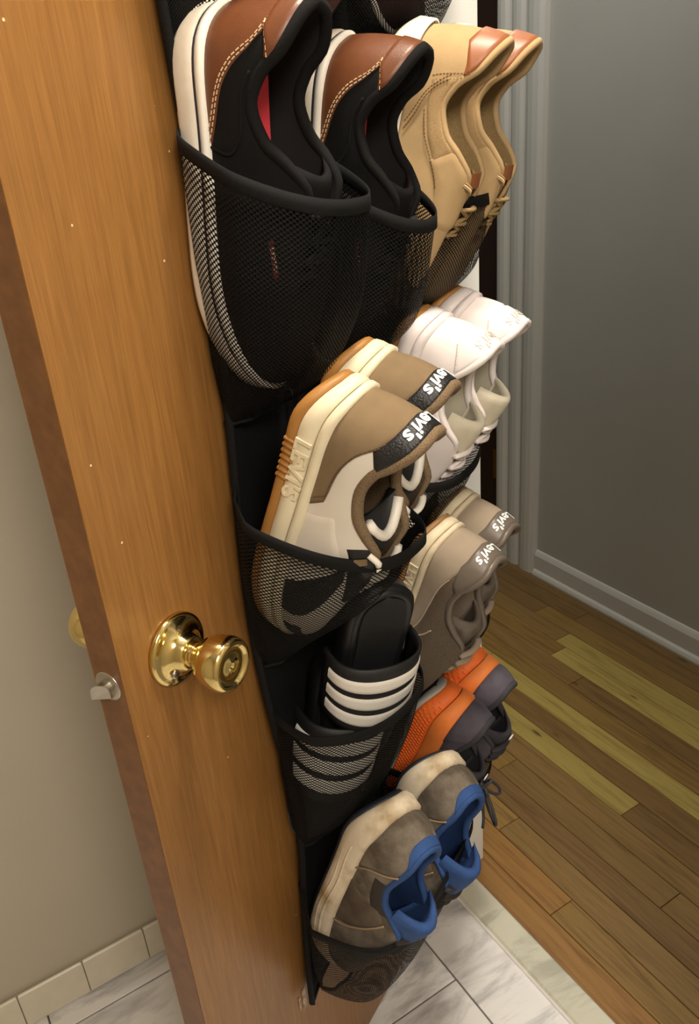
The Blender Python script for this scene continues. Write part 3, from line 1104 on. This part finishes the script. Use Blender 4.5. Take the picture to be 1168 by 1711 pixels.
def tan_shoe(label, ps, foot):
    S = Shoe(.30, .049, F_BRN, tmod(T_LOW, z=lambda u, z: z + .004 * math.exp(-(u / .08) ** 2)), foot=foot)
    r = shoe_root('canvas_sneaker', label, 'tan canvas sneakers', ps)
    mid = lambda x: S.bot(x) + (S.fe(x) - S.bot(x)) * 0.62
    S.sole('sole', S.bot, mid, [(0, -.006), (.06, -.001), (.3, .0014), (.8, .0014), (1, -.0008)], CREAM_R, r)
    for k in range(3):
        a, b = .62 + .127 * k, .62 + .127 * k + .115
        lo = lambda x, a=a: S.bot(x) + (S.fe(x) - S.bot(x)) * a
        hi = lambda x, b=b: S.bot(x) + (S.fe(x) - S.bot(x)) * b
        S.sole('foxing_band', lo, hi, [(0, -.001), (.2, .0012), (.8, .0012), (1, -.001)], RUB_W2, r, cap=False)
    S.upper(r, TAN, TAN_LINE, thick=.006)
    dt = lambda v: .10 + .11 * max(0, (v - .60) / .4) ** .7
    S.patch('heel_tab', lambda v: -dt(v), dt, .58, .985, TAN_LEA, r, .0024, 34, 10, label='brown leather heel tab')
    qa = lambda v: .20 + .02 * v
    S.patch('collar_panel', lambda v: .19 + .14 * (1 - v) ** 1.2, lambda v: .47 - .06 * (v - .5), .55, .985, TAN2, r, .0012, 24, 8, both=True, label='woven tan collar panel')
    S.patch('eyestay', lambda v: .45 - .06 * (v - .5), lambda v: .60 + .25 * (v - .5), .50, .985, TAN, r, .0022, 16, 8, both=True)
    S.stitch([[(.19 + .14 * (1 - v) ** 1.2 - .012, v) for v in np.linspace(.5, .97, 10)], [(.37, .10), (.32, .35), (.27, .55), (.20, .80)], [(.385, .10), (.335, .35), (.285, .55), (.215, .82)],
              [(.33, .52), (.40, .53), (.46, .55), (.52, .53)]], TAN_ST, r, .0034, .0022)
    S.collar(r, TAN, .0040, .0026)
    S.insole(r, TAN_LINE)
    o, _, _ = S.tongue(r, TAN, .128, .104, w1=.029, th=.005, label='tan canvas tongue')
    P = np.array([[(.128 + .010 * a, y, .1055 - .009 * (y / .029) ** 2 + .0045) for y in np.linspace(-.018, .018, 7)] for a in (0, .5, 1, 1.5)])
    obj('tongue_patch', *grid(P, flip=True), TAN_LEA, o)
    S.laces(r, TAN_LINE, us=(.63, .70, .77, .84), r=.0022)
    # lace loop standing proud at the top eyelet
    for sd in (-1,):
        a, b = S.surf(sd * .525, .90, .001), S.surf(sd * .56, 1.0, .004)
        for k in range(3):
            t = np.linspace(0, 1, 9)[:, None]
            Q = a * (1 - t) + b * t + np.array([0, 0, .004]) * np.sin(math.pi * t) + np.array([.0022, 0, 0]) * (k - 1)
            obj('lace_strand', *tube(Q, .0011, 6), STITCH_W if k == 1 else TAN_LINE, r)
    return r


tan_shoe('tan canvas sneaker with brown leather heel tab beside the black and brown sneaker', (.14, .058, 1.430, 13, -6, -2), 1)
tan_shoe('tan canvas sneaker with brown leather heel tab nearest to the white door jamb', (.05, .056, 1.428, 11, -4, -2), -1)

# ---------------------------------------------------------------- court shoes with gum soles
GUM = M('gum rubber', (168, 118, 58), 0.5, var=0.10, vscale=60)
GUM_D = M('dark gum rubber', (140, 102, 58), 0.55, var=0.15, vscale=60)
CREAM_MID = M('cream midsole', (228, 216, 186), 0.55, var=0.05)
WHT_LEA = M('white leather', (238, 228, 226), 0.42, var=0.03, bstr=0.1, bscale=600)
WHT_OFF = M('off white leather', (220, 212, 200), 0.45, var=0.04)
WHT_LINE = M('cream lining', (222, 214, 192), 0.9, bstr=0.4, bscale=1200)
TAUPE = M('taupe nubuck', (128, 108, 82), 0.92, var=0.12, vscale=50, spec=0.2)
TAUPE_KNIT = knit('taupe mesh lining', (142, 118, 88), (96, 78, 56), 1300, bstr=0.5)
BLK_LEA = M('black pebbled leather', (24, 24, 26), 0.42, var=0.2, bstr=0.9, bscale=520)
BLK_SYN = M('black synthetic', (16, 16, 17), 0.6)
TAUPE_ST = M('taupe stitching', (96, 78, 54), 0.85)
WHITE_INK = M('white print', (244, 244, 240), 0.5, var=0.0)
GREY_NUB = M('warm grey nubuck', (158, 143, 125), 0.92, var=0.08, vscale=60, spec=0.2)
GREY_KNIT = knit('warm grey knit', (120, 105, 88), (88, 76, 63), 1200, bstr=0.5)
GREY_LEA = M('grey leather', (104, 94, 84), 0.38, var=0.08)
GREY_ST = M('light grey stitching', (184, 168, 146), 0.8)
F_CRT = [(0, .048), (.04, .045), (.10, .041), (.2, .0385), (.4, .037), (.65, .036), (.85, .039), (1, .046)]
T_CRT = [(0, .008, 0, .113), (.05, .012, .013, .113), (.10, .021, .021, .110), (.16, .038, .027, .098), (.22, .052, .030, .086), (.30, .074, .031, .080), (.38, .096, .031, .084), (.45, .114, .030, .096), (.52, .132, .026, .110), (.62, .158, .018, .108), (.75, .186, .014, .094), (.9, .208, .008, .082), (1, .214, 0, .079)]
T_CRT = tmod(T_CRT, y=WIDE)


def court_sole(S, r, gum, midm, ribs=True, textmat=None, txt_u=0.345, size=.0225, gum_h=.30):
    lo = lambda x: S.bot(x) + gum_h * (S.fe(x) - S.bot(x))
    S.sole('outsole', S.bot, lambda x: lo(x) + .0005, [(0, -.006), (.08, -.0012), (.3, .0008), (.9, .0006), (1, -.002)], gum, r, label='gum rubber outsole')
    up = lambda x: S.bot(x) + .74 * (S.fe(x) - S.bot(x))
    S.sole('midsole', lo, up, [(0, -.003), (.06, .0016), (.5, .0022), (.94, .0016), (1, 0.0)], midm, r)
    S.sole('foxing_band', lambda x: up(x) + .0006, lambda x: S.fe(x) + .001, [(0, -.001), (.14, .0020), (.8, .0018), (1, -.003)], midm, r, cap=False)
    if ribs:
        xs = np.linspace(.058, .096, 7) if ribs == 1 else np.linspace(.012, .225, 54)
        for sd in (-1, 1):
            for x in xs:
                u = math.acos(1 - 2 * x / S.L) / math.pi
                px, py, nx, ny = (float(a) for a in S.outline(u, float(sd), -.0004 if ribs == 1 else .0002))
                zb, zt = float(S.bot(x)) + .0012, float(lo(x)) + (.0035 if ribs == 1 else -.0005)
                Q = [(px + nx * .0006, py + ny * .0006, zb), (px + nx * .0010, py + ny * .0010, (zb + zt) / 2), (px + nx * .0008, py + ny * .0008, zt)]
                obj('tread_rib', *tube(Q, .0020 if ribs == 1 else .0013, 6, up=(0, 1, 0)), gum, r)
    S.sole_text("LEVI'S", size, textmat or midm, r, txt_u, lo, up, .48, .0022, stretch=1.12)


def taupe_shoe(label, ps, foot):
    S = Shoe(.302, .050, F_CRT, T_CRT, foot=foot, heel_bevel=.018)
    r = shoe_root('court_sneaker', label, 'taupe and white court sneakers', ps)
    court_sole(S, r, GUM, CREAM_MID, ribs=1)
    S.upper(r, WHT_OFF, TAUPE_KNIT, thick=.006)
    dl = lambda v: .42 - .03 * (v / .3) if v < .3 else max(.39 - .24 * ((v - .3) / .38) ** 0.9, .15)
    S.patch('heel_counter', lambda v: -dl(v), dl, .0, .70, TAUPE, r, .0014, 46, 16, label='taupe nubuck heel counter')
    dt = lambda v: .165 + .05 * (v - .62) / .38
    S.patch('heel_tab', lambda v: -dt(v), dt, .64, .975, BLK_LEA, r, .0026, 34, 10, label='black pebbled heel tab with white lettering')
    S.heel_text("Levi's", .0172, WHITE_INK, r, .79, .0034, sg0=-.018, bold=.03)
    S.stitch([[(dl(v) - .010, v) for v in np.linspace(.06, .68, 12)], [(dl(v) - .022, v) for v in np.linspace(.08, .68, 12)]], TAUPE_ST, r, .0034, .0024)
    S.patch('quarter_panel', lambda v: .43 - .04 * v, lambda v: .555 - .035 * v, .0, .55, WHT_OFF, r, .0012, 14, 10, both=True)
    S.patch('eyestay', lambda v: .485, lambda v: .66 + .1 * (v - .5), .62, .985, BLK_SYN, r, .0022, 18, 8, both=True, label='black eyestay')
    S.patch('side_overlay', lambda v: .60 - .10 * v, lambda v: .70 - .16 * v + .04 * math.sin(6 * v), .0, .62, BLK_SYN, r, .0018, 12, 12, both=True, label='black side overlay')
    S.patch('toe_guard', lambda v: .76, lambda v: .999, .0, .26, BLK_SYN, r, .0016, 18, 6, both=True)
    S.collar(r, TAUPE_KNIT, .0056, .0026, label='padded taupe mesh collar')
    S.insole(r, BLK_SYN)
    o, e1, e2 = S.tongue(r, BLK_SYN, .104, .102, w1=.0345, th=.008, arch=.010, dip=.022, label='black tongue with white piping')
    obj('piping', *tube((e1 + e2) / 2, .0050, 8, up=(0, 0, 1)), RUB_W2, o)
    cv = (e1 + e2) / 2
    g_ = np.linspace(0, 1, 6)[:, None, None]
    ch = cv[0] + (cv[-1] - cv[0]) * np.linspace(0, 1, len(cv))[:, None]
    sheet = cv[None] * (1 - g_) + (ch + np.array([-.006, 0, -.004]))[None] * g_ - np.array([0, 0, .010]) * np.sin(math.pi * g_)
    obj('tongue_pad', *grid(sheet), BLK_SYN, o)
    S.laces(r, RUB_W2, r=.0022)
    a, b = S.surf(-.50, .90, .002), S.surf(-.54, 1.0, .004)
    t = np.linspace(0, 1, 9)[:, None]
    obj('lace_strand', *tube(a * (1 - t) + b * t + np.array([0, 0, .004]) * np.sin(math.pi * t), .003, 8), RUB_W2, r)
    obj('eyelet_tag', *grid(S.surf(np.array([[-.51, -.51], [-.535, -.535]]), np.array([[.70, .86], [.70, .86]]), .0030)), TAUPE, r, False)
    return r


taupe_shoe('taupe and white court sneaker with lettered sole, front one of its pocket', (.43, .115, 1.161, 22, 0, 3), 1)
taupe_shoe('taupe court sneaker half hidden behind its mate, black heel tab showing', (.345, .088, 1.165, 19, -2, 4), -1)


def white_shoe(label, ps, foot):
    S = Shoe(.30, .049, F_CRT, T_CRT, foot=foot, heel_bevel=.014)
    r = shoe_root('leather_sneaker', label, 'white leather sneakers', ps)
    court_sole(S, r, GUM, WHT_LEA, ribs=0, txt_u=.34, size=.017)
    S.upper(r, WHT_LEA, WHT_LINE, thick=.006)
    dt = lambda v: .12 + .10 * (v - .45) / .55
    S.patch('heel_tab', lambda v: -dt(v), dt, .46, .98, WHT_LEA, r, .0018, 32, 10)
    S.patch('heel_strip', lambda v: -.05, lambda v: .05, .0, .50, WHT_LEA, r, .0014, 10, 8)
    S.heel_text("Levi's", .020, WHT_OFF, r, .80, .0026, bold=.02)
    S.patch('collar_panel', lambda v: .26, lambda v: .47, .52, .985, WHT_LEA, r, .0022, 20, 8, both=True)
    S.seam([[(.42, .02), (.40, .30), (.32, .55), (.25, .74)], [(.47, .60), (.55, .40), (.62, .1)]], WHT_OFF, r, .0007)
    S.stitch([[(.405, .05), (.385, .30), (.305, .55), (.235, .74)], [(dt(v) - .01, v) for v in np.linspace(.5, .95, 7)]], WHT_OFF, r, .0034, .0022)
    S.collar(r, WHT_LEA, .0050, .0028)
    S.insole(r, WHT_LINE)
    S.tongue(r, WHT_LINE, .096, .120, w1=.030, th=.012, arch=.028, label='padded cream tongue')
    S.laces(r, WHT_LEA, r=.0026)
    return r


white_shoe('white leather sneaker with gum sole, the lower front one of the white pair', (.145, .058, 1.151, 18, 3, 3), 1)
white_shoe('white leather sneaker with gum sole, the upper rear one of the white pair', (.06, .059, 1.156, 18, 2, 0), -1)

F_GRY = [(0, .036), (.05, .033), (.15, .030), (.4, .029), (.65, .029), (.85, .034), (1, .041)]


def grey_shoe(label, ps, foot):
    S = Shoe(.298, .049, F_GRY, tmod(T_CRT, z=lambda u, z: z - .006 - .011 * math.exp(-(u / .13) ** 2)), foot=foot, heel_bevel=.010)
    r = shoe_root('knit_sneaker', label, 'warm grey sneakers', ps)
    court_sole(S, r, GUM_D, M('aged cream midsole', (222, 206, 176), 0.6, var=0.16, vscale=70), ribs=2, txt_u=.33, size=.017, gum_h=.28)
    S.upper(r, GREY_KNIT, GREY_NUB, thick=.006)
    dl = lambda v: .50 - .28 * (v / .62) ** 2
    S.patch('heel_counter', lambda v: -dl(v), dl, .0, .64, GREY_NUB, r, .0013, 46, 14, label='warm grey nubuck heel counter')
    dt = lambda v: .12 + .12 * math.sin(math.pi * min(1, (v - .50) / .5) * .62)
    S.patch('heel_tab', lambda v: -dt(v), dt, .52, .98, GREY_LEA, r, .0026, 34, 10, label='dark grey leather heel tab with white lettering')
    S.heel_text("Levi's", .0168, WHITE_INK, r, .74, .0034, sg0=-.014, bold=.025)
    S.stitch([[(dl(v) - .010, v) for v in np.linspace(.04, .62, 12)]], GREY_ST, r, .0036, .0026)
    S.seam([[(.50, .02), (.49, .25), (.46, .5)]], GREY_NUB, r, .0011)
    S.collar(r, GREY_LEA, .0050, .0028)
    S.insole(r, GREY_LEA)
    S.tongue(r, GREY_LEA, .098, .100, w1=.030, th=.010, arch=.022)
    S.laces(r, GREY_NUB, r=.0026)
    return r


grey_shoe('warm grey sneaker with cream lettered sole, front one, beside the black slide', (.20, .100, .915, 19, 8, 3), 1)
grey_shoe('warm grey sneaker with cream sole, rear one, heel tab against the dark far door', (.105, .082, .909, 20, 6, 3), -1)

# ---------------------------------------------------------------- orange soled running shoes
ORANGE = M('orange foam', (248, 118, 46), 0.6, var=0.06, vscale=50)
ORANGE2 = M('light orange foam', (255, 142, 66), 0.6, var=0.05)
RUN_GREY = M('slate mesh', (86, 80, 92), 0.75, var=0.25, vscale=60, bstr=0.5, bscale=1300)
RUN_GREY2 = M('dark slate trim', (58, 56, 62), 0.8, var=0.15)
RUN_LINE = M('charcoal lining', (66, 66, 66), 0.9)
POD_GREY = M('pale grey rubber', (176, 172, 164), 0.6)
POD_DARK = M('dark rubber', (42, 44, 46), 0.6, var=0.2)
F_RUN = [(0, .066), (.04, .064), (.12, .061), (.3, .056), (.5, .050), (.75, .044), (1, .048)]
T_RUN = [(0, .010, 0, .100), (.05, .014, .013, .100), (.10, .024, .021, .098), (.16, .038, .026, .093), (.22, .052, .029, .086), (.30, .072, .030, .079), (.38, .094, .030, .082), (.45, .107, .028, .096), (.52, .124, .024, .112), (.62, .152, .018, .110), (.75, .184, .013, .098), (.9, .206, .008, .088), (1, .212, 0, .085)]


def orange_shoe(label, ps, foot, bow):
    S = Shoe(.298, .049, F_RUN, T_RUN, foot=foot, heel_bevel=.020, heelW=1.04)
    r = shoe_root('running_shoe', label, 'orange soled running shoes', ps)
    lo = lambda x: S.bot(x) + .12 * (S.fe(x) - S.bot(x))
    up = lambda x: S.bot(x) + .58 * (S.fe(x) - S.bot(x))
    S.sole('outsole', S.bot, lambda x: lo(x) + .001, [(0, -.008), (.3, -.002), (1, -.001)], POD_GREY, r)
    # dark rubber pods under heel and forefoot
    for a, b in ((.0, .20), (.30, .46), (.56, .90)):
        us = np.linspace(a, b, 12)
        x1, y1, _, _ = S.outline(us, 1.0, -.006)
        x2, y2, _, _ = S.outline(us, -1.0, -.006)
        z = S.bot(np.clip(x1, 0, S.L))
        Pt = np.array([[(x1[i] + (x2[i] - x1[i]) * k, y1[i] + (y2[i] - y1[i]) * k, z[i] - .0028 * (1 if 0 < i < 11 else 0)) for k in np.linspace(0, 1, 6)] for i in range(12)])
        obj('tread_pod', *grid(Pt), POD_DARK, r)
    S.sole('midsole', lo, up, [(0, -.002), (.1, .002), (.5, .003), (.95, .001), (1, -.001)], ORANGE, r, label='orange textured midsole')
    S.sole('midsole_band', lambda x: up(x) + .0004, lambda x: S.fe(x) + .0015, [(0, .0005), (.1, .0026), (.8, .0010), (1, -.004)], ORANGE2, r, cap=False)
    # chevron relief on the textured half
    parts = []
    for sd in (-1, 1):
        for k, x in enumerate(np.linspace(.008, .25, 40)):
            for row in range(4):
                xx = x + .003 * (row % 2)
                u = math.acos(1 - 2 * xx / S.L) / math.pi
                px, py, nx, ny = (float(a) for a in S.outline(u, float(sd), .0022))
                h0, h1 = float(lo(xx)), float(up(xx))
                z0, z1 = h0 + (h1 - h0) * (.12 + .2 * row), h0 + (h1 - h0) * (.30 + .2 * row)
                parts.append(tube([(px + nx * .0008, py + ny * .0008, z0), (px + nx * .0008 + .0022, py + ny * .0008, z1)], .0011, 4, up=(0, 1, 0)))
    o = obj('chevron_relief', *join(parts), ORANGE, r)
    o['kind'] = 'stuff'
    V, F = text_mesh('H', 0.02, 0.01)
    S.upper(r, RUN_GREY, RUN_LINE, thick=.006)
    dl = lambda v: .30 - .14 * v
    S.patch('heel_counter', lambda v: -dl(v), dl, .0, .92, RUN_GREY, r, .0016, 40, 14)
    S.seam([[(.40, .02), (.36, .4), (.28, .8), (.24, .96)], [(.52, .02), (.50, .5), (.46, .9)]], RUN_GREY2, r, .0014)
    S.collar(r, RUN_GREY2, .0050, .0028)
    S.insole(r, RUN_LINE)
    to, e1, e2 = S.tongue(r, RUN_GREY2, .094, .118, w1=.029, th=.008, arch=.024)
    # white mark on the tongue label
    lb = []
    for sg in (1, -1):
        aa = np.linspace(-1.0, 1.0, 9)
        lb.append(tube([(.108 + .0045 * math.sin(k), .0, .131) if False else (.110 + sg * (.0032 - .0046 * (1 - math.cos(k))) , .0062 * math.sin(k), .1252 - .0105 * (.0062 * math.sin(k) / .029) ** 2) for k in aa], .0008, 5))
    obj('tongue_mark', *join(lb), WHITE_INK, to)
    S.laces(r, RUN_GREY2, us=(.55, .62, .69, .76, .83), r=.0026, lift=.009)
    if bow:
        c = np.array([.122, -.004, .124])
        kn_ = [tube([c + np.array([0, -.006, 0]), c + np.array([0, 0, .004]), c + np.array([0, .006, 0])], .005, 8)]

        def loop(d, wd, ln, drop):
            t = np.linspace(0, 2 * math.pi, 26)
            d = np.array(d, float)
            d /= np.linalg.norm(d)
            s_ = np.array(wd, float)
            return [c + d * ln * (1 - math.cos(k)) / 2 + s_ * math.sin(k) + np.array([drop * (1 - math.cos(k)) / 2, 0, 0]) for k in t]
        kn_.append(tube(loop((.35, -.35, .8), (.012, .004, 0), .052, .014), .0022, 6, True))
        kn_.append(tube(loop((.2, .7, .5), (.010, 0, .006), .040, .020), .0022, 6, True))
        t = np.linspace(0, 1, 12)
        kn_.append(tube([c + np.array([.062 * k + .006 * math.sin(5 * k), -.020 * k, .030 * k ** .7]) for k in t], .0021, 6))
        kn_.append(tube([c + np.array([.085 * k, .012 * k + .005 * math.sin(6 * k), .012 * math.sin(3 * k)]) for k in t], .0021, 6))
        kn_.append(tube([c + np.array([-.006 - .024 * math.sin(3.1 * k), -.020 * k, .010 * math.sin(3.1 * k) + .002]) for k in t], .0022, 6))
        obj('lace_bow', *join(kn_), RUN_GREY2, r)
    return r


orange_shoe('slate running shoe with bright orange sole, front one, tied laces hanging out', (.165, .070, .641, 18.3, 5, 3.5), 1, True)
orange_shoe('slate running shoe with bright orange sole, rear one of its pair', (.079, .071, .642, 16.2, 9.7, 10), -1, False)

# ---------------------------------------------------------------- worn grey and blue running shoes
DIRT = M('dirty grey nubuck', (126, 116, 104), 0.95, var=0.3, vscale=26, bstr=0.6, bscale=500, rgb2=(84, 74, 62), lo=0.38, hi=0.62)
DIRT2 = M('grey brown overlay', (98, 86, 74), 0.9, var=0.25, vscale=40, bstr=0.4, bscale=600, rgb2=(74, 62, 52))
DIRTY_W = M('grubby white foam', (222, 208, 184), 0.65, vscale=22, rgb2=(164, 140, 104), lo=0.34, hi=0.56)
BLUE = M('blue padding', (44, 78, 136), 0.85, var=0.18, vscale=60, bstr=0.4, bscale=1200)
BLUE_D = M('slate blue edge', (62, 82, 112), 0.8, var=0.15)
F_BG = [(0, .050), (.05, .050), (.15, .044), (.3, .039), (.5, .037), (.75, .040), (1, .050)]
T_BG = [(0, .012, 0, .097), (.05, .017, .013, .097), (.10, .028, .021, .097), (.16, .042, .026, .095), (.22, .060, .030, .089), (.30, .084, .031, .083), (.38, .103, .031, .087), (.45, .117, .029, .102), (.52, .134, .025, .116), (.62, .162, .018, .112), (.75, .190, .014, .099), (.9, .212, .008, .088), (1, .218, 0, .085)]


def blue_shoe(label, ps, foot):
    S = Shoe(.312, .051, F_BG, T_BG, foot=foot, heel_bevel=.024, heelW=1.06, hbl=.07)
    r = shoe_root('trail_runner', label, 'worn grey and blue running shoes', ps)
    lo = lambda x: S.bot(x) + .16 * (S.fe(x) - S.bot(x))
    S.sole('outsole', S.bot, lambda x: lo(x) + .0005, [(0, -.008), (.3, -.003), (1, -.0015)], M('navy rubber', (30, 36, 48), 0.6, var=0.2), r, label='dark navy outsole')
    S.sole('midsole', lo, lambda x: S.fe(x) + .001, [(0, -.002), (.08, .002), (.35, .0042), (.6, .0030), (.85, .0022), (1, -.0035)], DIRTY_W, r, label='grubby white foam midsole')
    # moulded waves along the midsole
    for fr, x0, x1, am in ((.36, .075, .25, .0016), (.60, .060, .27, .0014)):
        parts = []
        for sd in (-1, 1):
            Q = []
            for x in np.linspace(x0, x1, 30):
                u = math.acos(1 - 2 * x / S.L) / math.pi
                px, py, nx, ny = (float(a) for a in S.outline(u, float(sd), .0030))
                z = float(lo(x)) + (fr + .05 * math.sin(x * 60)) * float(S.fe(x) - lo(x))
                Q.append((px, py, z))
            obj('midsole_rib', *tube(Q, am * 1.4 * np.sin(np.linspace(0.06, 0.94, len(Q)) * math.pi) ** .5, 6), DIRTY_W, r)
    S.upper(r, DIRT, BLUE, thick=.007)
    S.patch('side_overlay', lambda v: .40 + .04 * v, lambda v: .56 - .10 * v, .0, .80, DIRT2, r, .0014, 18, 14, both=True)
    S.patch('collar_panel', lambda v: .30 - .08 * (v - .45), lambda v: .45, .55, .97, M('charcoal mesh', (54, 48, 44), 0.9, var=0.2), r, .0008, 18, 8, both=True)
    dt = lambda v: .05 + .10 * max(0, (v - .70) / .30) ** .6
    S.patch('heel_tab', lambda v: -dt(v), dt, .70, .975, BLUE, r, .0026, 30, 10, label='blue heel tab')
    S.patch('heel_counter', lambda v: .05 + .06 * v, lambda v: .36 - .18 * v, .0, .94, DIRT, r, .0018, 24, 14, both=True)
    S.seam([[(.36, .02), (.30, .35), (.24, .7), (.19, .94)], [(.56, .03), (.52, .4), (.48, .8)]], M('tan piping', (150, 128, 100), 0.85), r, .0012, .0016)
    S.collar(r, BLUE, .0046, .0030, label='padded blue collar')
    S.insole(r, BLUE_D)
    to, e1, e2 = S.tongue(r, BLUE, .096, .132, w0=.020, w1=.032, th=.012, arch=.030, label='thick blue tongue')
    P = np.array([[(.118 + .024 * a, y, .1232 - .030 * (y / .032) ** 2 - .004 * a) for y in np.linspace(-.014, .014, 7)] for a in np.linspace(0, 1, 4)])
    obj('tongue_label', *grid(P), M('worn white label', (206, 200, 190), 0.8, vscale=160, rgb2=(96, 88, 80), lo=0.40, hi=0.55), to)
    S.laces(r, M('dark lace', (54, 50, 46), 0.9), us=(.55, .63, .71, .79), r=.0024)
    return r


blue_shoe('dirty grey running shoe with blue collar, lowest in the photo', (.378, .103, .654, 17.7, 20.5, -3.0), 1)
blue_shoe('dirty grey running shoe with blue tongue and worn label, below the orange soled pair', (.245, .102, .609, 13.9, 24.2, -9), -1)

# ---------------------------------------------------------------- black slides with white stripes
EVA = M('black foam', (24, 25, 27), 0.42, var=0.15, vscale=40, bstr=0.15, bscale=900)
EVA2 = M('black footbed', (24, 24, 26), 0.62, var=0.15, bstr=0.5, bscale=1500)
STRAP = M('black strap', (22, 22, 24), 0.55, bstr=0.3, bscale=900)
STRIPE = M('white stripe', (246, 242, 234), 0.5, var=0.02)


def slide(label, ps, foot, arch):
    r = tag(empty('slide_sandal', pose(*ps)), label, 'sandal', 'black striped slides')
    S = Shoe(.285, .050, [(0, .026), (.15, .027), (.5, .026), (.8, .024), (1, .026)], T_LOW, foot=foot, heel_bevel=.006, spring=.010, heelW=1.05)
    S.sole('sole', S.bot, S.fe, [(0, -.004), (.12, 0), (.5, -.0010), (.85, .0004), (1, -.004)], EVA, r, cap=True)
    # raised footbed rim and dished footbed
    n = 40
    u = np.linspace(0.0, 1, n)
    us = np.concatenate([u, u[-2:0:-1]])
    sd = np.concatenate([np.ones(n), -np.ones(n - 2)])
    rings = []
    for off, dz in ((-.0035, -.001), (-.005, .0025), (-.008, .0032), (-.011, .0014), (-.016, .0006)):
        x, y, _, _ = S.outline(us, sd, off)
        rings.append(np.stack([x, y, S.fe(np.clip(x, 0, S.L)) + dz], -1))
    V, F = grid(np.array(rings), False, True)
    obj('footbed_rim', V, F, EVA, r)
    uu = np.linspace(.03, .97, 36)
    x1, y1, _, _ = S.outline(uu, 1.0, -.012)
    x2, y2, _, _ = S.outline(uu, -1.0, -.012)
    P = np.array([[(x1[i] + (x2[i] - x1[i]) * k, y1[i] + (y2[i] - y1[i]) * k, float(S.fe(x1[i])) + .0022 - .0018 * math.sin(math.pi * k)) for k in np.linspace(0, 1, 9)] for i in range(36)])
    obj('footbed', *grid(P, flip=True), EVA2, r)
    # strap: broad band arching over the forefoot
    ph = np.linspace(0, math.pi, 41)

    def strap_pt(a, g, off=0.0):
        w = .0505 + off
        yy = -math.cos(a) * w
        c = abs(math.cos(a)) ** 1.0
        zz = .006 + (arch + .006 * (1 - g) + off) * math.sin(a) ** .62
        x0 = .080 + .004 * math.cos(a) ** 2
        x1_ = .190 - .016 * math.cos(a) ** 2
        return (x0 + (x1_ - x0) * g, yy + foot * .004 * g, zz)
    g8 = np.linspace(0, 1, 9)
    A = np.array([[strap_pt(a, g, .0) for g in g8] for a in ph])
    B = np.array([[strap_pt(a, g, .0038) for g in g8] for a in ph])
    ringsP = np.concatenate([B, A[:, ::-1]], axis=1)
    V, F = grid(ringsP, False, True)
    k = 18
    F.append(tuple(range(k)))
    F.append(tuple(range(len(V) - 1, len(V) - 1 - k, -1)))
    st = obj('strap', V, F, STRAP, r)
    for c in (.26, .52, .78):
        gs = np.linspace(c - .094, c + .094, 7)
        Q = np.array([[strap_pt(a, g, .0050 if 0 < i < 6 else .0036) for i, g in enumerate(gs)] for a in np.linspace(.14, math.pi - .14, 37)])
        obj('stripe', *grid(Q), STRIPE, st)
    return r


slide('black slide with three white stripes, standing up out of its pocket', (.350, .106, .915, 14.5, 33, 2), 1, .046)
slide('black striped slide seen through the mesh, below its mate', (.332, .050, .812, 11, 38, -9), -1, .056)

# ---------------------------------------------------------------- dark red sneakers in the pockets above
WINE = M('wine canvas', (70, 34, 34), 0.9, var=0.2, bstr=0.4, bscale=1200)


def wine_shoe(label, ps, foot):
    S = Shoe(.298, .048, F_BRN, T_LOW, foot=foot)
    r = shoe_root('low_sneaker', label, 'dark red sneakers', ps)
    S.sole('sole', S.bot, S.fe, [(0, -.006), (.1, -.001), (.6, .001), (1, -.003)], M('dark sole', (40, 34, 34), 0.6), r)
    S.sole('foxing_band', lambda x: S.fe(x) - .004, lambda x: S.fe(x) + .002, [(0, -.001), (.2, .0016), (.8, .0016), (1, -.003)], RUB_W2, r, cap=False)
    S.upper(r, WINE, BLK_LINE)
    S.collar(r, WINE)
    S.insole(r, BLK_LINE)
    S.tongue(r, WINE, .112, .108)
    S.laces(r, RUB_W2)
    return r


wine_shoe('dark red sneaker behind mesh at the top edge above the black sneakers', (.29, .012, 1.715, 2, 0, 0), 1)
wine_shoe('dark red sneaker behind mesh at the top edge above the tan sneakers', (.12, .012, 1.715, 2, 0, 0), -1)
bpy.context.view_layer.update()
